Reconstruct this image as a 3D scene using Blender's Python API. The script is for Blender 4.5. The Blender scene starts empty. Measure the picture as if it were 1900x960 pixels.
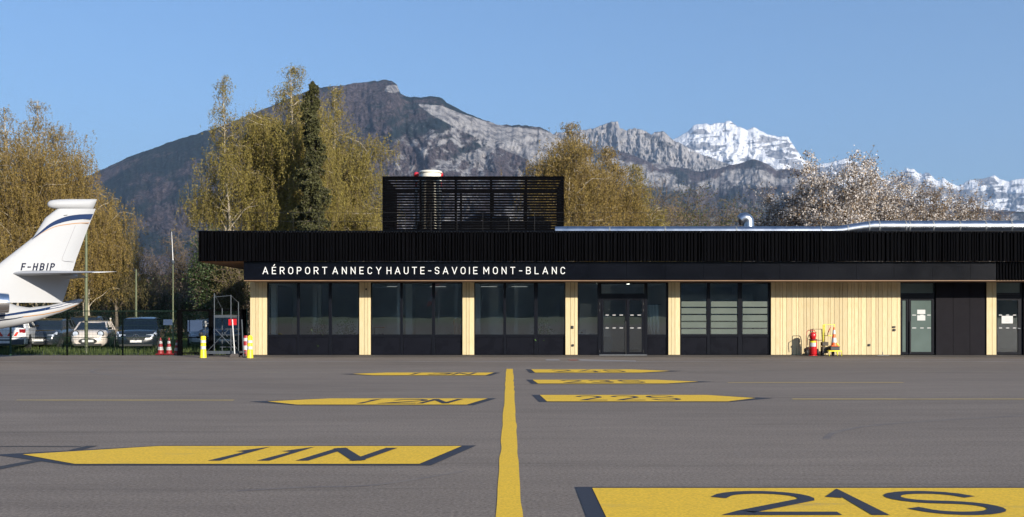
import bpy, bmesh, math, random
import numpy as np
from mathutils import Vector, Matrix
PI = math.pi
R = math.radians
rng = np.random.default_rng(7)
random.seed(7)
SC = bpy.context.scene
COL = SC.collection

# ------------------------------------------------------------------ camera, sky, sun, exposure
EYE = 1.65
FPX = 1900.0
VX, HY = 946.0, 587.0
cam_data = bpy.data.cameras.new("camera")
cam = bpy.data.objects.new("camera", cam_data)
COL.objects.link(cam)
cam.location = (0, 0, EYE)
cam.rotation_euler = (R(90), 0, 0)
cam_data.sensor_width = 36
cam_data.lens = 36.0
cam_data.shift_x = 4 / 1900
cam_data.shift_y = 107 / 1900
cam_data.clip_start = 0.1
cam_data.clip_end = 90000
SC.camera = cam

SUN_EL, SUN_AZ = R(18), R(38)        # azimuth: to the right of straight-behind the camera
sun_dir = Vector((math.sin(SUN_AZ) * math.cos(SUN_EL), -math.cos(SUN_AZ) * math.cos(SUN_EL), math.sin(SUN_EL)))
w = bpy.data.worlds.new("World")
SC.world = w
w.use_nodes = True
nt = w.node_tree
bg = nt.nodes["Background"]
sky = nt.nodes.new("ShaderNodeTexSky")
sky.sky_type = 'NISHITA'
sky.sun_disc = False
sky.sun_elevation = SUN_EL
sky.sun_rotation = math.atan2(sun_dir.x, sun_dir.y)
sky.altitude = 400
sky.air_density = 1.0
sky.dust_density = 0.5
sky.ozone_density = 4.5
nt.links.new(sky.outputs[0], bg.inputs[0])
bg.inputs[1].default_value = 0.103
sun_data = bpy.data.lights.new("sun", 'SUN')
sun_data.energy = 5.0
sun_data.angle = R(0.5)
sun_data.color = (1.0, 0.92, 0.80)
sun = bpy.data.objects.new("sun", sun_data)
COL.objects.link(sun)
sun.location = (30, -40, 30)
sun.rotation_euler = (-sun_dir).to_track_quat('-Z', 'Y').to_euler()
SC.view_settings.view_transform = 'Standard'
SC.view_settings.look = 'None'
SC.view_settings.exposure = 0.82
SC.view_settings.gamma = 1
SC.view_settings.use_curve_mapping = False
try:
    SC.cycles.max_bounces = 8
    SC.cycles.transparent_max_bounces = 16
    SC.cycles.volume_bounces = 0
except Exception:
    pass

# ------------------------------------------------------------------ helpers
def W(px, py, d):
    return Vector(((px - VX) * d / FPX, d, EYE + (HY - py) * d / FPX))

def G(px, py, z=0.0):
    d = FPX * (EYE - z) / (py - HY)
    return Vector(((px - VX) * d / FPX, d, z))

def tag(o, label=None, cat=None, group=None, kind=None):
    if label: o["label"] = label
    if cat: o["category"] = cat
    if group: o["group"] = group
    if kind: o["kind"] = kind
    return o

def thing(name, loc, label, cat, group=None, rz=0.0):
    o = bpy.data.objects.new(name, None)
    o.empty_display_size = 0.3
    COL.objects.link(o)
    o.location = loc
    o.rotation_euler = (0, 0, rz)
    return tag(o, label, cat, group)

def copy_tree(o, parent=None):
    c = o.copy()
    COL.objects.link(c)
    c.parent = parent
    for ch in [x for x in bpy.data.objects if x.parent == o]:
        copy_tree(ch, c)
    return c

class MB:
    """collects shapes for ONE mesh"""
    def __init__(s):
        s.v = []; s.f = []; s.m = []; s.k = 0; s.adds = []
    def add(s, vs, fs):
        b = len(s.v); vs = list(vs); s.adds.append((vs, fs))
        s.v.extend([tuple(p) for p in vs])
        s.f.extend([tuple(b + i for i in f) for f in fs])
        s.m.extend([s.k] * len(fs))
        return s
    def box(s, x0, x1, y0, y1, z0, z1):
        vs = [(x0,y0,z0),(x1,y0,z0),(x1,y1,z0),(x0,y1,z0),(x0,y0,z1),(x1,y0,z1),(x1,y1,z1),(x0,y1,z1)]
        return s.add(vs, [(3,2,1,0),(4,5,6,7),(0,1,5,4),(1,2,6,5),(2,3,7,6),(3,0,4,7)])
    def build_each(s, name, mat, parent=None, **k):
        for vs, fs in s.adds:
            q = MB(); q.add(vs, fs); q.build(name, mat, parent, **k)
    def bar(s, a, b, w_, h=None, up=(0,0,1)):
        a = Vector(a); b = Vector(b); h = h or w_
        d = (b - a).normalized(); u = Vector(up)
        if abs(d.dot(u)) > .98: u = Vector((0,1,0))
        r = d.cross(u).normalized(); u = r.cross(d)
        vs = []
        for p in (a, b):
            for (i, j) in ((-1,-1),(1,-1),(1,1),(-1,1)):
                vs.append(p + r*i*w_/2 + u*j*h/2)
        return s.add(vs, [(0,1,2,3),(7,6,5,4),(0,4,5,1),(1,5,6,2),(2,6,7,3),(3,7,4,0)])
    def tube(s, pts, rad, n=8, cap=True, closed=False):
        pts = [Vector(p) for p in pts]
        m = len(pts)
        if not hasattr(rad, '__len__'): rad = [rad]*m
        vs = []; pr = None
        for i, p in enumerate(pts):
            if closed: d = pts[(i+1) % m] - pts[i-1]
            else: d = pts[min(i+1, m-1)] - pts[max(i-1, 0)]
            d.normalize()
            if pr is None:
                u = Vector((0,0,1)) if abs(d.z) < .9 else Vector((1,0,0))
                r = d.cross(u).normalized()
            else:
                r = (pr - d*pr.dot(d)).normalized()
            pr = r; u = r.cross(d)
            for k in range(n):
                a = 2*PI*k/n
                vs.append(p + (r*math.cos(a) + u*math.sin(a))*rad[i])
        fs = []
        for i in range(m if closed else m-1):
            j = (i+1) % m
            for k in range(n):
                fs.append((i*n+k, i*n+(k+1)%n, j*n+(k+1)%n, j*n+k))
        if cap and not closed:
            fs.append(tuple(range(n))[::-1]); fs.append(tuple((m-1)*n+k for k in range(n)))
        return s.add(vs, fs)
    def lathe(s, prof, c=(0,0,0), n=20, axis='z', cap=True):
        vs = []; c = Vector(c)
        for (r, h) in prof:
            for k in range(n):
                a = 2*PI*k/n
                if axis == 'z': p = (r*math.cos(a), r*math.sin(a), h)
                elif axis == 'x': p = (h, r*math.cos(a), r*math.sin(a))
                else: p = (r*math.cos(a), h, r*math.sin(a))
                vs.append(c + Vector(p))
        fs = []
        for i in range(len(prof)-1):
            for k in range(n):
                fs.append((i*n+k, i*n+(k+1)%n, (i+1)*n+(k+1)%n, (i+1)*n+k))
        if cap:
            fs.append(tuple(range(n))[::-1]); fs.append(tuple((len(prof)-1)*n+k for k in range(n)))
        return s.add(vs, fs)
    def prism(s, poly, a, b, axis='y'):
        n = len(poly); vs = []
        for t in (a, b):
            for (p, q) in poly:
                vs.append((p, t, q) if axis == 'y' else ((t, p, q) if axis == 'x' else (p, q, t)))
        fs = [tuple(range(n)), tuple(range(2*n-1, n-1, -1))]
        for i in range(n):
            j = (i+1) % n
            fs.append((i, i+n, j+n, j))
        return s.add(vs, fs)
    def loft(s, rings, cap=True):
        n = len(rings[0]); vs = [p for r in rings for p in r]; fs = []
        for i in range(len(rings)-1):
            for k in range(n):
                fs.append((i*n+k, i*n+(k+1)%n, (i+1)*n+(k+1)%n, (i+1)*n+k))
        if cap:
            fs.append(tuple(range(n))[::-1]); fs.append(tuple((len(rings)-1)*n+k for k in range(n)))
        return s.add(vs, fs)
    def sheet(s, poly, z):
        return s.add([(p[0], p[1], z) for p in poly], [tuple(range(len(poly)))])
    def build(s, name, mat, parent=None, smooth=False, bevel=0, rot=None, loc=None):
        me = bpy.data.meshes.new(name)
        me.from_pydata(s.v, [], s.f)
        mats = mat if isinstance(mat, (list, tuple)) else [mat]
        for m_ in mats: me.materials.append(m_)
        if len(mats) > 1: me.polygons.foreach_set('material_index', s.m)
        bm = bmesh.new(); bm.from_mesh(me)
        bmesh.ops.recalc_face_normals(bm, faces=bm.faces)
        bm.to_mesh(me); bm.free()
        if smooth:
            me.polygons.foreach_set('use_smooth', [True]*len(me.polygons))
            if smooth != 'all': me.set_sharp_from_angle(angle=R(38))
        me.update()
        o = bpy.data.objects.new(name, me)
        COL.objects.link(o)
        if parent is not None:
            o.parent = parent
        if loc is not None: o.location = loc
        if rot is not None: o.rotation_euler = rot
        if bevel:
            b = o.modifiers.new('bevel', 'BEVEL'); b.width = bevel; b.segments = 2; b.limit_method = 'ANGLE'; b.angle_limit = R(40)
        return o

def np_mesh(name, V, F, mat, parent=None, smooth=False, attrs=None, mi=None):
    """V (n,3), F (m,k) numpy"""
    me = bpy.data.meshes.new(name)
    m, k = F.shape
    me.vertices.add(len(V)); me.vertices.foreach_set('co', np.ascontiguousarray(V, dtype=np.float32).ravel())
    me.loops.add(m*k); me.loops.foreach_set('vertex_index', np.ascontiguousarray(F, dtype=np.int32).ravel())
    me.polygons.add(m)
    me.polygons.foreach_set('loop_start', np.arange(0, m*k, k, dtype=np.int32))
    me.polygons.foreach_set('loop_total', np.full(m, k, dtype=np.int32))
    mats = mat if isinstance(mat, (list, tuple)) else [mat]
    for q in mats: me.materials.append(q)
    if mi is not None: me.polygons.foreach_set('material_index', np.asarray(mi, dtype=np.int32))
    if smooth: me.polygons.foreach_set('use_smooth', np.ones(m, dtype=bool))
    me.update(calc_edges=True)
    me.validate()
    if attrs:
        for n_, a in attrs.items():
            at = me.attributes.new(n_, 'FLOAT', 'POINT'); at.data.foreach_set('value', np.asarray(a, dtype=np.float32).ravel())
    o = bpy.data.objects.new(name, me)
    COL.objects.link(o)
    if parent is not None: o.parent = parent
    return o

# ---- numpy value noise
def _h(ix, iy, s):
    n = (ix.astype(np.int64)*374761393 + iy.astype(np.int64)*668265263 + s*1442695041) & 0xffffffff
    n = ((n ^ (n >> 13)) * 1274126177) & 0xffffffff
    return ((n ^ (n >> 16)) & 0xffff) / 65535.0
def vnoise(x, y, s=0):
    ix = np.floor(x); iy = np.floor(y); fx = x-ix; fy = y-iy
    fx = fx*fx*fx*(fx*(fx*6-15)+10); fy = fy*fy*fy*(fy*(fy*6-15)+10)
    a = _h(ix,iy,s); b = _h(ix+1,iy,s); c = _h(ix,iy+1,s); d = _h(ix+1,iy+1,s)
    return (a*(1-fx)+b*fx)*(1-fy) + (c*(1-fx)+d*fx)*fy
def fbm(x, y, s=0, o=5, g=.5):
    t = 0; a = 1; n = 0
    for i in range(o):
        t = t + a*(vnoise(x*2**i+13.7*i, y*2**i+7.3*i, s+i)*2-1); n += a; a *= g
    return t/n
def ridged(x, y, s=0, o=5, g=.5):
    t = 0; a = 1; n = 0
    for i in range(o):
        t = t + a*(1-np.abs(vnoise(x*2**i+3.7*i, y*2**i+9.1*i, s+i)*2-1)); n += a; a *= g
    return t/n
def sstep(a, b, x):
    t = np.clip((x-a)/(b-a), 0, 1); return t*t*(3-2*t)

# ------------------------------------------------------------------ materials
MATS = {}
def mat(name, col, rough=.6, metal=0., var=0., vscale=3., bump=0., bscale=20., spec=.5, coat=0., stretch=None, trans=0., island=0., col2=None, detail=6):
    if name in MATS: return MATS[name]
    m = bpy.data.materials.new(name); m.use_nodes = True
    N = m.node_tree.nodes; L = m.node_tree.links
    b = N['Principled BSDF']
    b.inputs['Base Color'].default_value = (*col, 1)
    b.inputs['Roughness'].default_value = rough
    b.inputs['Metallic'].default_value = metal
    b.inputs['Specular IOR Level'].default_value = spec
    b.inputs['Coat Weight'].default_value = coat
    b.inputs['Coat Roughness'].default_value = .08
    tc = N.new('ShaderNodeTexCoord'); mp = N.new('ShaderNodeMapping')
    L.new(tc.outputs['Object'], mp.inputs[0])
    if stretch: mp.inputs['Scale'].default_value = stretch
    csock = None
    if var or col2:
        nz = N.new('ShaderNodeTexNoise'); nz.inputs['Scale'].default_value = vscale; nz.inputs['Detail'].default_value = detail
        nz.inputs['Roughness'].default_value = .6
        L.new(mp.outputs[0], nz.inputs['Vector'])
        cr = N.new('ShaderNodeValToRGB')
        cr.color_ramp.elements[0].position = .3; cr.color_ramp.elements[1].position = .7
        if col2: c0, c1 = col, col2
        else: c0 = tuple(c*(1-var) for c in col); c1 = tuple(min(c*(1+var), 1) for c in col)
        cr.color_ramp.elements[0].color = (*c0, 1); cr.color_ramp.elements[1].color = (*c1, 1)
        L.new(nz.outputs['Fac'], cr.inputs[0]); csock = cr.outputs[0]
        # a little roughness variation too
        mr = N.new('ShaderNodeMapRange'); mr.inputs['To Min'].default_value = max(rough-.08, 0); mr.inputs['To Max'].default_value = min(rough+.08, 1)
        L.new(nz.outputs['Fac'], mr.inputs[0]); L.new(mr.outputs[0], b.inputs['Roughness'])
    if island:
        ge = N.new('ShaderNodeNewGeometry'); hs = N.new('ShaderNodeHueSaturation')
        mr = N.new('ShaderNodeMapRange'); mr.inputs['To Min'].default_value = 1-island; mr.inputs['To Max'].default_value = 1+island
        L.new(ge.outputs['Random Per Island'], mr.inputs[0]); L.new(mr.outputs[0], hs.inputs['Value'])
        if csock: L.new(csock, hs.inputs['Color'])
        else: hs.inputs['Color'].default_value = (*col, 1)
        csock = hs.outputs[0]
    if csock: L.new(csock, b.inputs['Base Color'])
    if bump:
        n2 = N.new('ShaderNodeTexNoise'); n2.inputs['Scale'].default_value = bscale; n2.inputs['Detail'].default_value = 4
        L.new(mp.outputs[0], n2.inputs['Vector'])
        bp = N.new('ShaderNodeBump'); bp.inputs['Strength'].default_value = bump; bp.inputs['Distance'].default_value = .02
        L.new(n2.outputs['Fac'], bp.inputs['Height']); L.new(bp.outputs[0], b.inputs['Normal'])
    if trans:
        tr = N.new('ShaderNodeBsdfTranslucent'); mx = N.new('ShaderNodeMixShader'); mx.inputs[0].default_value = trans
        if csock: L.new(csock, tr.inputs[0])
        else: tr.inputs[0].default_value = (*col, 1)
        L.new(b.outputs[0], mx.inputs[1]); L.new(tr.outputs[0], mx.inputs[2])
        L.new(mx.outputs[0], N['Material Output'].inputs[0])
    MATS[name] = m
    return m

def glass_mat(name, tint, refl=1.0, rough=.0, wobble=.04, dark=None):
    m = bpy.data.materials.new(name); m.use_nodes = True
    N = m.node_tree.nodes; L = m.node_tree.links; N.remove(N['Principled BSDF'])
    fr = N.new('ShaderNodeFresnel'); fr.inputs[0].default_value = 1.62
    ml = N.new('ShaderNodeMath'); ml.operation = 'MULTIPLY_ADD'; ml.inputs[1].default_value = refl; ml.inputs[2].default_value = .05
    ml.use_clamp = True
    gl = N.new('ShaderNodeBsdfGlossy'); gl.inputs['Roughness'].default_value = rough; gl.inputs[0].default_value = (.95,.97,1,1)
    tr = N.new('ShaderNodeBsdfTransparent'); tr.inputs[0].default_value = (*tint, 1)
    mx = N.new('ShaderNodeMixShader')
    tc = N.new('ShaderNodeTexCoord'); nz = N.new('ShaderNodeTexNoise'); nz.inputs['Scale'].default_value = 1.3; nz.inputs['Detail'].default_value = 1
    bp = N.new('ShaderNodeBump'); bp.inputs['Strength'].default_value = wobble; bp.inputs['Distance'].default_value = .05
    L.new(tc.outputs['Object'], nz.inputs['Vector']); L.new(nz.outputs['Fac'], bp.inputs['Height']); L.new(bp.outputs[0], gl.inputs['Normal'])
    L.new(fr.outputs[0], ml.inputs[0]); L.new(ml.outputs[0], mx.inputs[0]); L.new(tr.outputs[0], mx.inputs[1]); L.new(gl.outputs[0], mx.inputs[2])
    L.new(mx.outputs[0], N['Material Output'].inputs[0])
    return m

def emis_mat(name, col, s):
    m = bpy.data.materials.new(name); m.use_nodes = True
    b = m.node_tree.nodes['Principled BSDF']; b.inputs['Base Color'].default_value = (*col, 1)
    b.inputs['Emission Color'].default_value = (*col, 1); b.inputs['Emission Strength'].default_value = s
    return m

def board_mat(name, col):
    """pale spruce boards: slight colour change from board to board, long vertical grain"""
    m = bpy.data.materials.new(name); m.use_nodes = True
    N = m.node_tree.nodes; L = m.node_tree.links; b = N['Principled BSDF']
    b.inputs['Roughness'].default_value = .7
    tc = N.new('ShaderNodeTexCoord'); mp = N.new('ShaderNodeMapping'); mp.inputs['Scale'].default_value = (14, 14, 1.3)
    nz = N.new('ShaderNodeTexNoise'); nz.inputs['Scale'].default_value = 2; nz.inputs['Detail'].default_value = 5
    L.new(tc.outputs['Object'], mp.inputs[0]); L.new(mp.outputs[0], nz.inputs['Vector'])
    cr = N.new('ShaderNodeValToRGB'); cr.color_ramp.elements[0].position = .3; cr.color_ramp.elements[1].position = .75
    cr.color_ramp.elements[0].color = (col[0]*.86, col[1]*.8, col[2]*.68, 1); cr.color_ramp.elements[1].color = (*col, 1)
    L.new(nz.outputs['Fac'], cr.inputs[0])
    ge = N.new('ShaderNodeNewGeometry'); hs = N.new('ShaderNodeHueSaturation')
    mr = N.new('ShaderNodeMapRange'); mr.inputs['To Min'].default_value = .80; mr.inputs['To Max'].default_value = 1.08
    L.new(ge.outputs['Random Per Island'], mr.inputs[0]); L.new(mr.outputs[0], hs.inputs['Value']); L.new(cr.outputs[0], hs.inputs['Color'])
    L.new(hs.outputs[0], b.inputs['Base Color'])
    bp = N.new('ShaderNodeBump'); bp.inputs['Strength'].default_value = .25; bp.inputs['Distance'].default_value = .01
    L.new(nz.outputs['Fac'], bp.inputs['Height']); L.new(bp.outputs[0], b.inputs['Normal'])
    return m

def asphalt_mat():
    m = bpy.data.materials.new('worn asphalt'); m.use_nodes = True
    N = m.node_tree.nodes; L = m.node_tree.links; b = N['Principled BSDF']
    tc = N.new('ShaderNodeTexCoord')
    def noise(scale, detail, stretch=None, rough=.6):
        mp = N.new('ShaderNodeMapping'); L.new(tc.outputs['Object'], mp.inputs[0])
        if stretch: mp.inputs['Scale'].default_value = stretch
        n = N.new('ShaderNodeTexNoise'); n.inputs['Scale'].default_value = scale; n.inputs['Detail'].default_value = detail
        n.inputs['Roughness'].default_value = rough
        L.new(mp.outputs[0], n.inputs['Vector']); return n.outputs['Fac']
    big = noise(.12, 5, (.35, 1, 1))
    mid = noise(1.1, 8, (.25, 1.3, 1), .75)
    fine = noise(30, 4, None, .85)
    cr = N.new('ShaderNodeValToRGB')
    cr.color_ramp.elements[0].position = .3; cr.color_ramp.elements[0].color = (.130,.106,.087,1)
    cr.color_ramp.elements[1].position = .72; cr.color_ramp.elements[1].color = (.235,.195,.160,1)
    ad = N.new('ShaderNodeMath'); ad.operation = 'MULTIPLY_ADD'; ad.inputs[1].default_value = .45
    a2 = N.new('ShaderNodeMath'); a2.operation = 'MULTIPLY'; a2.inputs[1].default_value = .55
    L.new(mid, a2.inputs[0]); L.new(big, ad.inputs[0]); L.new(a2.outputs[0], ad.inputs[2]); L.new(ad.outputs[0], cr.inputs[0])
    # stone speckle
    mr = N.new('ShaderNodeMapRange'); mr.inputs['From Min'].default_value = .3; mr.inputs['From Max'].default_value = .7
    mr.inputs['To Min'].default_value = .38; mr.inputs['To Max'].default_value = 1.62
    L.new(fine, mr.inputs[0])
    mx = N.new('ShaderNodeMix'); mx.data_type = 'RGBA'; mx.blend_type = 'MULTIPLY'; mx.inputs[0].default_value = 1
    L.new(cr.outputs[0], mx.inputs[6]); L.new(mr.outputs[0], mx.inputs[7])
    # dark thin streaks and spots of oil
    st = noise(.9, 8, (.12, 2.4, 1), .75)
    sr = N.new('ShaderNodeMapRange'); sr.inputs['From Min'].default_value = .55; sr.inputs['From Max'].default_value = .74
    sr.inputs['To Min'].default_value = 1; sr.inputs['To Max'].default_value = .62
    L.new(st, sr.inputs[0])
    m2 = N.new('ShaderNodeMix'); m2.data_type = 'RGBA'; m2.blend_type = 'MULTIPLY'; m2.inputs[0].default_value = 1
    L.new(mx.outputs[2], m2.inputs[6]); L.new(sr.outputs[0], m2.inputs[7])
    L.new(m2.outputs[2], b.inputs['Base Color'])
    b.inputs['Roughness'].default_value = .85
    b.inputs['Specular IOR Level'].default_value = .25
    bp = N.new('ShaderNodeBump'); bp.inputs['Strength'].default_value = .35; bp.inputs['Distance'].default_value = .012
    L.new(fine, bp.inputs['Height']); L.new(bp.outputs[0], b.inputs['Normal'])
    return m

def paint_mat(name, col, wear=.5, under=(.15,.138,.132)):
    """road paint worn through to the asphalt in specks and scuffs"""
    m = bpy.data.materials.new(name); m.use_nodes = True
    N = m.node_tree.nodes; L = m.node_tree.links; b = N['Principled BSDF']
    tc = N.new('ShaderNodeTexCoord')
    n1 = N.new('ShaderNodeTexNoise'); n1.inputs['Scale'].default_value = 34; n1.inputs['Detail'].default_value = 4; n1.inputs['Roughness'].default_value = .8
    mp = N.new('ShaderNodeMapping'); mp.inputs['Scale'].default_value = (.35, 1.4, 1)
    n2 = N.new('ShaderNodeTexNoise'); n2.inputs['Scale'].default_value = 2.2; n2.inputs['Detail'].default_value = 7
    L.new(tc.outputs['Object'], n1.inputs['Vector']); L.new(tc.outputs['Object'], mp.inputs[0]); L.new(mp.outputs[0], n2.inputs['Vector'])
    ad = N.new('ShaderNodeMath'); ad.operation = 'MULTIPLY_ADD'; ad.inputs[1].default_value = .55
    L.new(n2.outputs['Fac'], ad.inputs[0])
    a2 = N.new('ShaderNodeMath'); a2.operation = 'MULTIPLY'; a2.inputs[1].default_value = .45
    L.new(n1.outputs['Fac'], a2.inputs[0]); L.new(a2.outputs[0], ad.inputs[2])
    mr = N.new('ShaderNodeMapRange'); mr.inputs['From Min'].default_value = .70-.25*wear; mr.inputs['From Max'].default_value = .80-.22*wear
    mr.inputs['To Max'].default_value = .85
    L.new(ad.outputs[0], mr.inputs[0])
    mx = N.new('ShaderNodeMix'); mx.data_type = 'RGBA'
    cr = N.new('ShaderNodeValToRGB'); cr.color_ramp.elements[0].position = .3; cr.color_ramp.elements[1].position = .7
    cr.color_ramp.elements[0].color = (col[0]*.62, col[1]*.60, col[2]*.7, 1); cr.color_ramp.elements[1].color = (min(col[0]*1.1,1), col[1]*1.1, col[2]*1.1, 1)
    L.new(n1.outputs['Fac'], cr.inputs[0])
    L.new(mr.outputs[0], mx.inputs[0]); L.new(cr.outputs[0], mx.inputs[6]); mx.inputs[7].default_value = (*under, 1)
    L.new(mx.outputs[2], b.inputs['Base Color']); b.inputs['Roughness'].default_value = .75
    bp = N.new('ShaderNodeBump'); bp.inputs['Strength'].default_value = .3; bp.inputs['Distance'].default_value = .01
    L.new(n1.outputs['Fac'], bp.inputs['Height']); L.new(bp.outputs[0], b.inputs['Normal'])
    return m

M_BLACK = mat('black anodised metal', (.0017,.0017,.0023), .8, var=.25, vscale=1.5, spec=.03)
M_FASC = mat('blue black sheet metal', (.0018,.0022,.0042), .22, var=.3, vscale=.5, spec=.18, bump=.25, bscale=1.2)
M_PANEL = mat('charcoal panel', (.0056,.0060,.0092), .28, var=.2, vscale=2, spec=.15)
M_FRAME = mat('charcoal window frame', (.0055,.0062,.0095), .3, spec=.15)
M_TIMBER = board_mat('pale spruce boards', (.61,.51,.31))
M_SOFFIT = mat('brown stained soffit boards', (.30,.15,.07), .6, var=.25, vscale=1, stretch=(1,12,1))
M_GAP = mat('dark gap behind boards', (.02,.017,.013), .9)
M_WHITE = mat('white letter enamel', (.66,.66,.64), .4, var=.04, vscale=6)
M_STEEL = mat('galvanised steel', (.22,.235,.25), .5, metal=.6, var=.15, vscale=4)
M_DUCT = mat('polished duct metal', (.40,.43,.48), .30, metal=1., var=.08, vscale=3, bump=.08, bscale=6)
M_GREY = mat('grey painted steel', (.045,.055,.068), .6, var=.15, vscale=5)
M_DARK = mat('black rubber and plastic', (.012,.012,.013), .6, var=.2, vscale=6)
M_RED = mat('red enamel', (.45,.010,.014), .3, coat=.5, var=.08, vscale=5)
M_ORANGE = mat('orange cone plastic', (.80,.13,.02), .45, var=.1, vscale=6)
M_YEL = mat('yellow enamel', (.80,.66,.02), .42, var=.08, vscale=5)
M_WPLAS = mat('white plastic band', (.50,.50,.49), .4, var=.08, vscale=6)
M_CONRED = mat('red cone plastic', (.30,.015,.02), .5, var=.12, vscale=6)
M_GREENP = mat('green painted fence post', (.035,.085,.055), .5, var=.15, vscale=5)
M_POSTG = mat('pale green lamp post paint', (.10,.115,.06), .6, var=.2, vscale=3)
M_BLUES = mat('blue grey sign back', (.035,.058,.11), .45, var=.12, vscale=3)
M_GLASS = glass_mat('window glass', (.80,.84,.83), 1.1, wobble=.012)
M_GLASSD = glass_mat('door glass', (.72,.76,.76), 1.2, wobble=.012)
M_FROST = mat('frosted glass film', (.085,.105,.088), .35, var=.06, vscale=2, spec=.5)
M_FROSTD = mat('frosted door glass', (.085,.115,.105), .12, var=.12, vscale=1.2, spec=.6)
M_PAPER = mat('white paper notice', (.5,.5,.49), .7)
M_INT = mat('interior plaster', (.75,.74,.70), .8, var=.08, vscale=2)
M_FLOORI = mat('interior floor', (.5,.48,.45), .4, var=.1, vscale=2)
M_ASPH = asphalt_mat()
M_PY = paint_mat('worn yellow apron paint', (.84,.52,.018), .48)
M_PN = paint_mat('dark navy apron paint', (.020,.024,.036), .30)
M_PW = paint_mat('worn white apron paint', (.42,.41,.39), 1.0)
M_PYT = paint_mat('thin yellow apron paint', (.55,.40,.10), .8)
M_PD = paint_mat('dark sealed joint', (.03,.03,.032), .5)
M_PR = paint_mat('worn red paint', (.35,.10,.06), .9)
# ------------------------------------------------------------------ stroke lettering (centre lines in a 1-high box)
def arc(cx, cy, rx, ry, a0, a1, n=10):
    return [(cx+rx*math.cos(R(a0+(a1-a0)*i/n)), cy+ry*math.sin(R(a0+(a1-a0)*i/n))) for i in range(n+1)]
def glyph(c, w_):
    w = w_; h = w/2; q = min(.5, h)
    if c == 'A': return [[(0,0),(h,1)],[(h,1),(w,0)],[(w*.16,.3),(w*.84,.3)]]
    if c == 'É': return glyph('E', w) + [[(h*.85,1.22),(h*1.35,1.42)]]
    if c == 'E': return [[(w,1),(0,1),(0,0),(w,0)],[(0,.5),(w*.88,.5)]]
    if c == 'F': return [[(w,1),(0,1),(0,0)],[(0,.5),(w*.85,.5)]]
    if c == 'L': return [[(0,1),(0,0),(w,0)]]
    if c == 'T': return [[(0,1),(w,1)],[(h,1),(h,0)]]
    if c == 'H': return [[(0,0),(0,1)],[(w,0),(w,1)],[(0,.5),(w,.5)]]
    if c == 'I': return [[(0,0),(0,1)]]
    if c == 'N': return [[(0,0),(0,1)],[(0,1),(w,0)],[(w,0),(w,1)]]
    if c == 'M': return [[(0,0),(0,1)],[(0,1),(h,.32)],[(h,.32),(w,1)],[(w,1),(w,0)]]
    if c == 'V': return [[(0,1),(h,0)],[(h,0),(w,1)]]
    if c == 'Y': return [[(0,1),(h,.45)],[(h,.45),(w,1)],[(h,.5),(h,0)]]
    if c == '-': return [[(0,.45),(w,.45)]]
    if c == 'U': return [[(0,1)]+arc(h,h,h,h,180,360,12)+[(w,1)]]
    if c == 'O': return [['closed']+arc(h,1-h,h,h,0,180,12)+arc(h,h,h,h,180,360,12)]
    if c == 'C': return [arc(h,1-h,h,h,20,180,10)+arc(h,h,h,h,180,340,10)]
    if c == 'P': return [[(0,0),(0,1)],[(0,1),(w-.27,1)]+arc(w-.27,.73,.27,.27,80,-80,8)+[(w-.27,.46),(0,.46)]]
    if c == 'R': return [[(0,0),(0,1)],[(0,1),(w-.27,1)]+arc(w-.27,.73,.27,.27,80,-80,8)+[(w-.27,.46),(0,.46)],[(w*.5,.46),(w,0)]]
    if c == 'B': return [[(0,0),(0,1)],[(0,1),(w-.27,1)]+arc(w-.27,.755,.245,.245,80,-80,8)+[(w-.27,.51),(0,.51)],
                         [(w-.27,.51)]+arc(w-.25,.255,.25,.255,80,-80,8)+[(w-.27,0),(0,0)]]
    if c == 'S': return [arc(h,.755,h,.245,15,180,9)+arc(h,.755,h,.245,200,262,4)+[(h*1.1,.5)]+arc(h,.25,h,.25,75,0,5)+arc(h,.25,h,.25,-15,-165,9)]
    if c == '1': return [[(w*.25,.80),(w*.62,1),(w*.62,0)]]
    if c == '2': return [arc(h,.72,h,.28,165,-20,11)+[(w*.1,.08),(0,0),(w,0)]]
    if c == '3': return [arc(h,.76,h*.92,.24,160,-75,10),arc(h,.26,h,.26,85,-160,12)]
    if c == '4': return [[(w*.62,1),(0,.28),(w,.28)],[(w*.78,.5),(w*.78,0)]]
    return []
def stroke_polys(pts, t, closed=False, ext=True):
    """one mitred ribbon: returns left and right points"""
    P = [Vector((p[0], p[1])) for p in pts]
    Q = [P[0]]
    for p in P[1:]:
        if (p-Q[-1]).length > 1e-4: Q.append(p)
    if closed and (Q[0]-Q[-1]).length < 1e-4: Q.pop()
    P = Q
    n = len(P)
    if ext and not closed:
        P[0] = P[0] + (P[0]-P[1]).normalized()*t/2
        P[-1] = P[-1] + (P[-1]-P[-2]).normalized()*t/2
    Lf, Rt = [], []
    for i in range(n):
        if closed: a, b = P[i]-P[i-1], P[(i+1) % n]-P[i]
        else:
            a = P[i]-P[i-1] if i else P[1]-P[0]
            b = P[i+1]-P[i] if i < n-1 else P[i]-P[i-1]
        a = a.normalized(); b = b.normalized()
        m = Vector((-(a+b).y, (a+b).x)).normalized(); na = Vector((-a.y, a.x))
        k = t/2/max(m.dot(na), .35)
        Lf.append(P[i]+m*k); Rt.append(P[i]-m*k)
    return Lf, Rt
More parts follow.
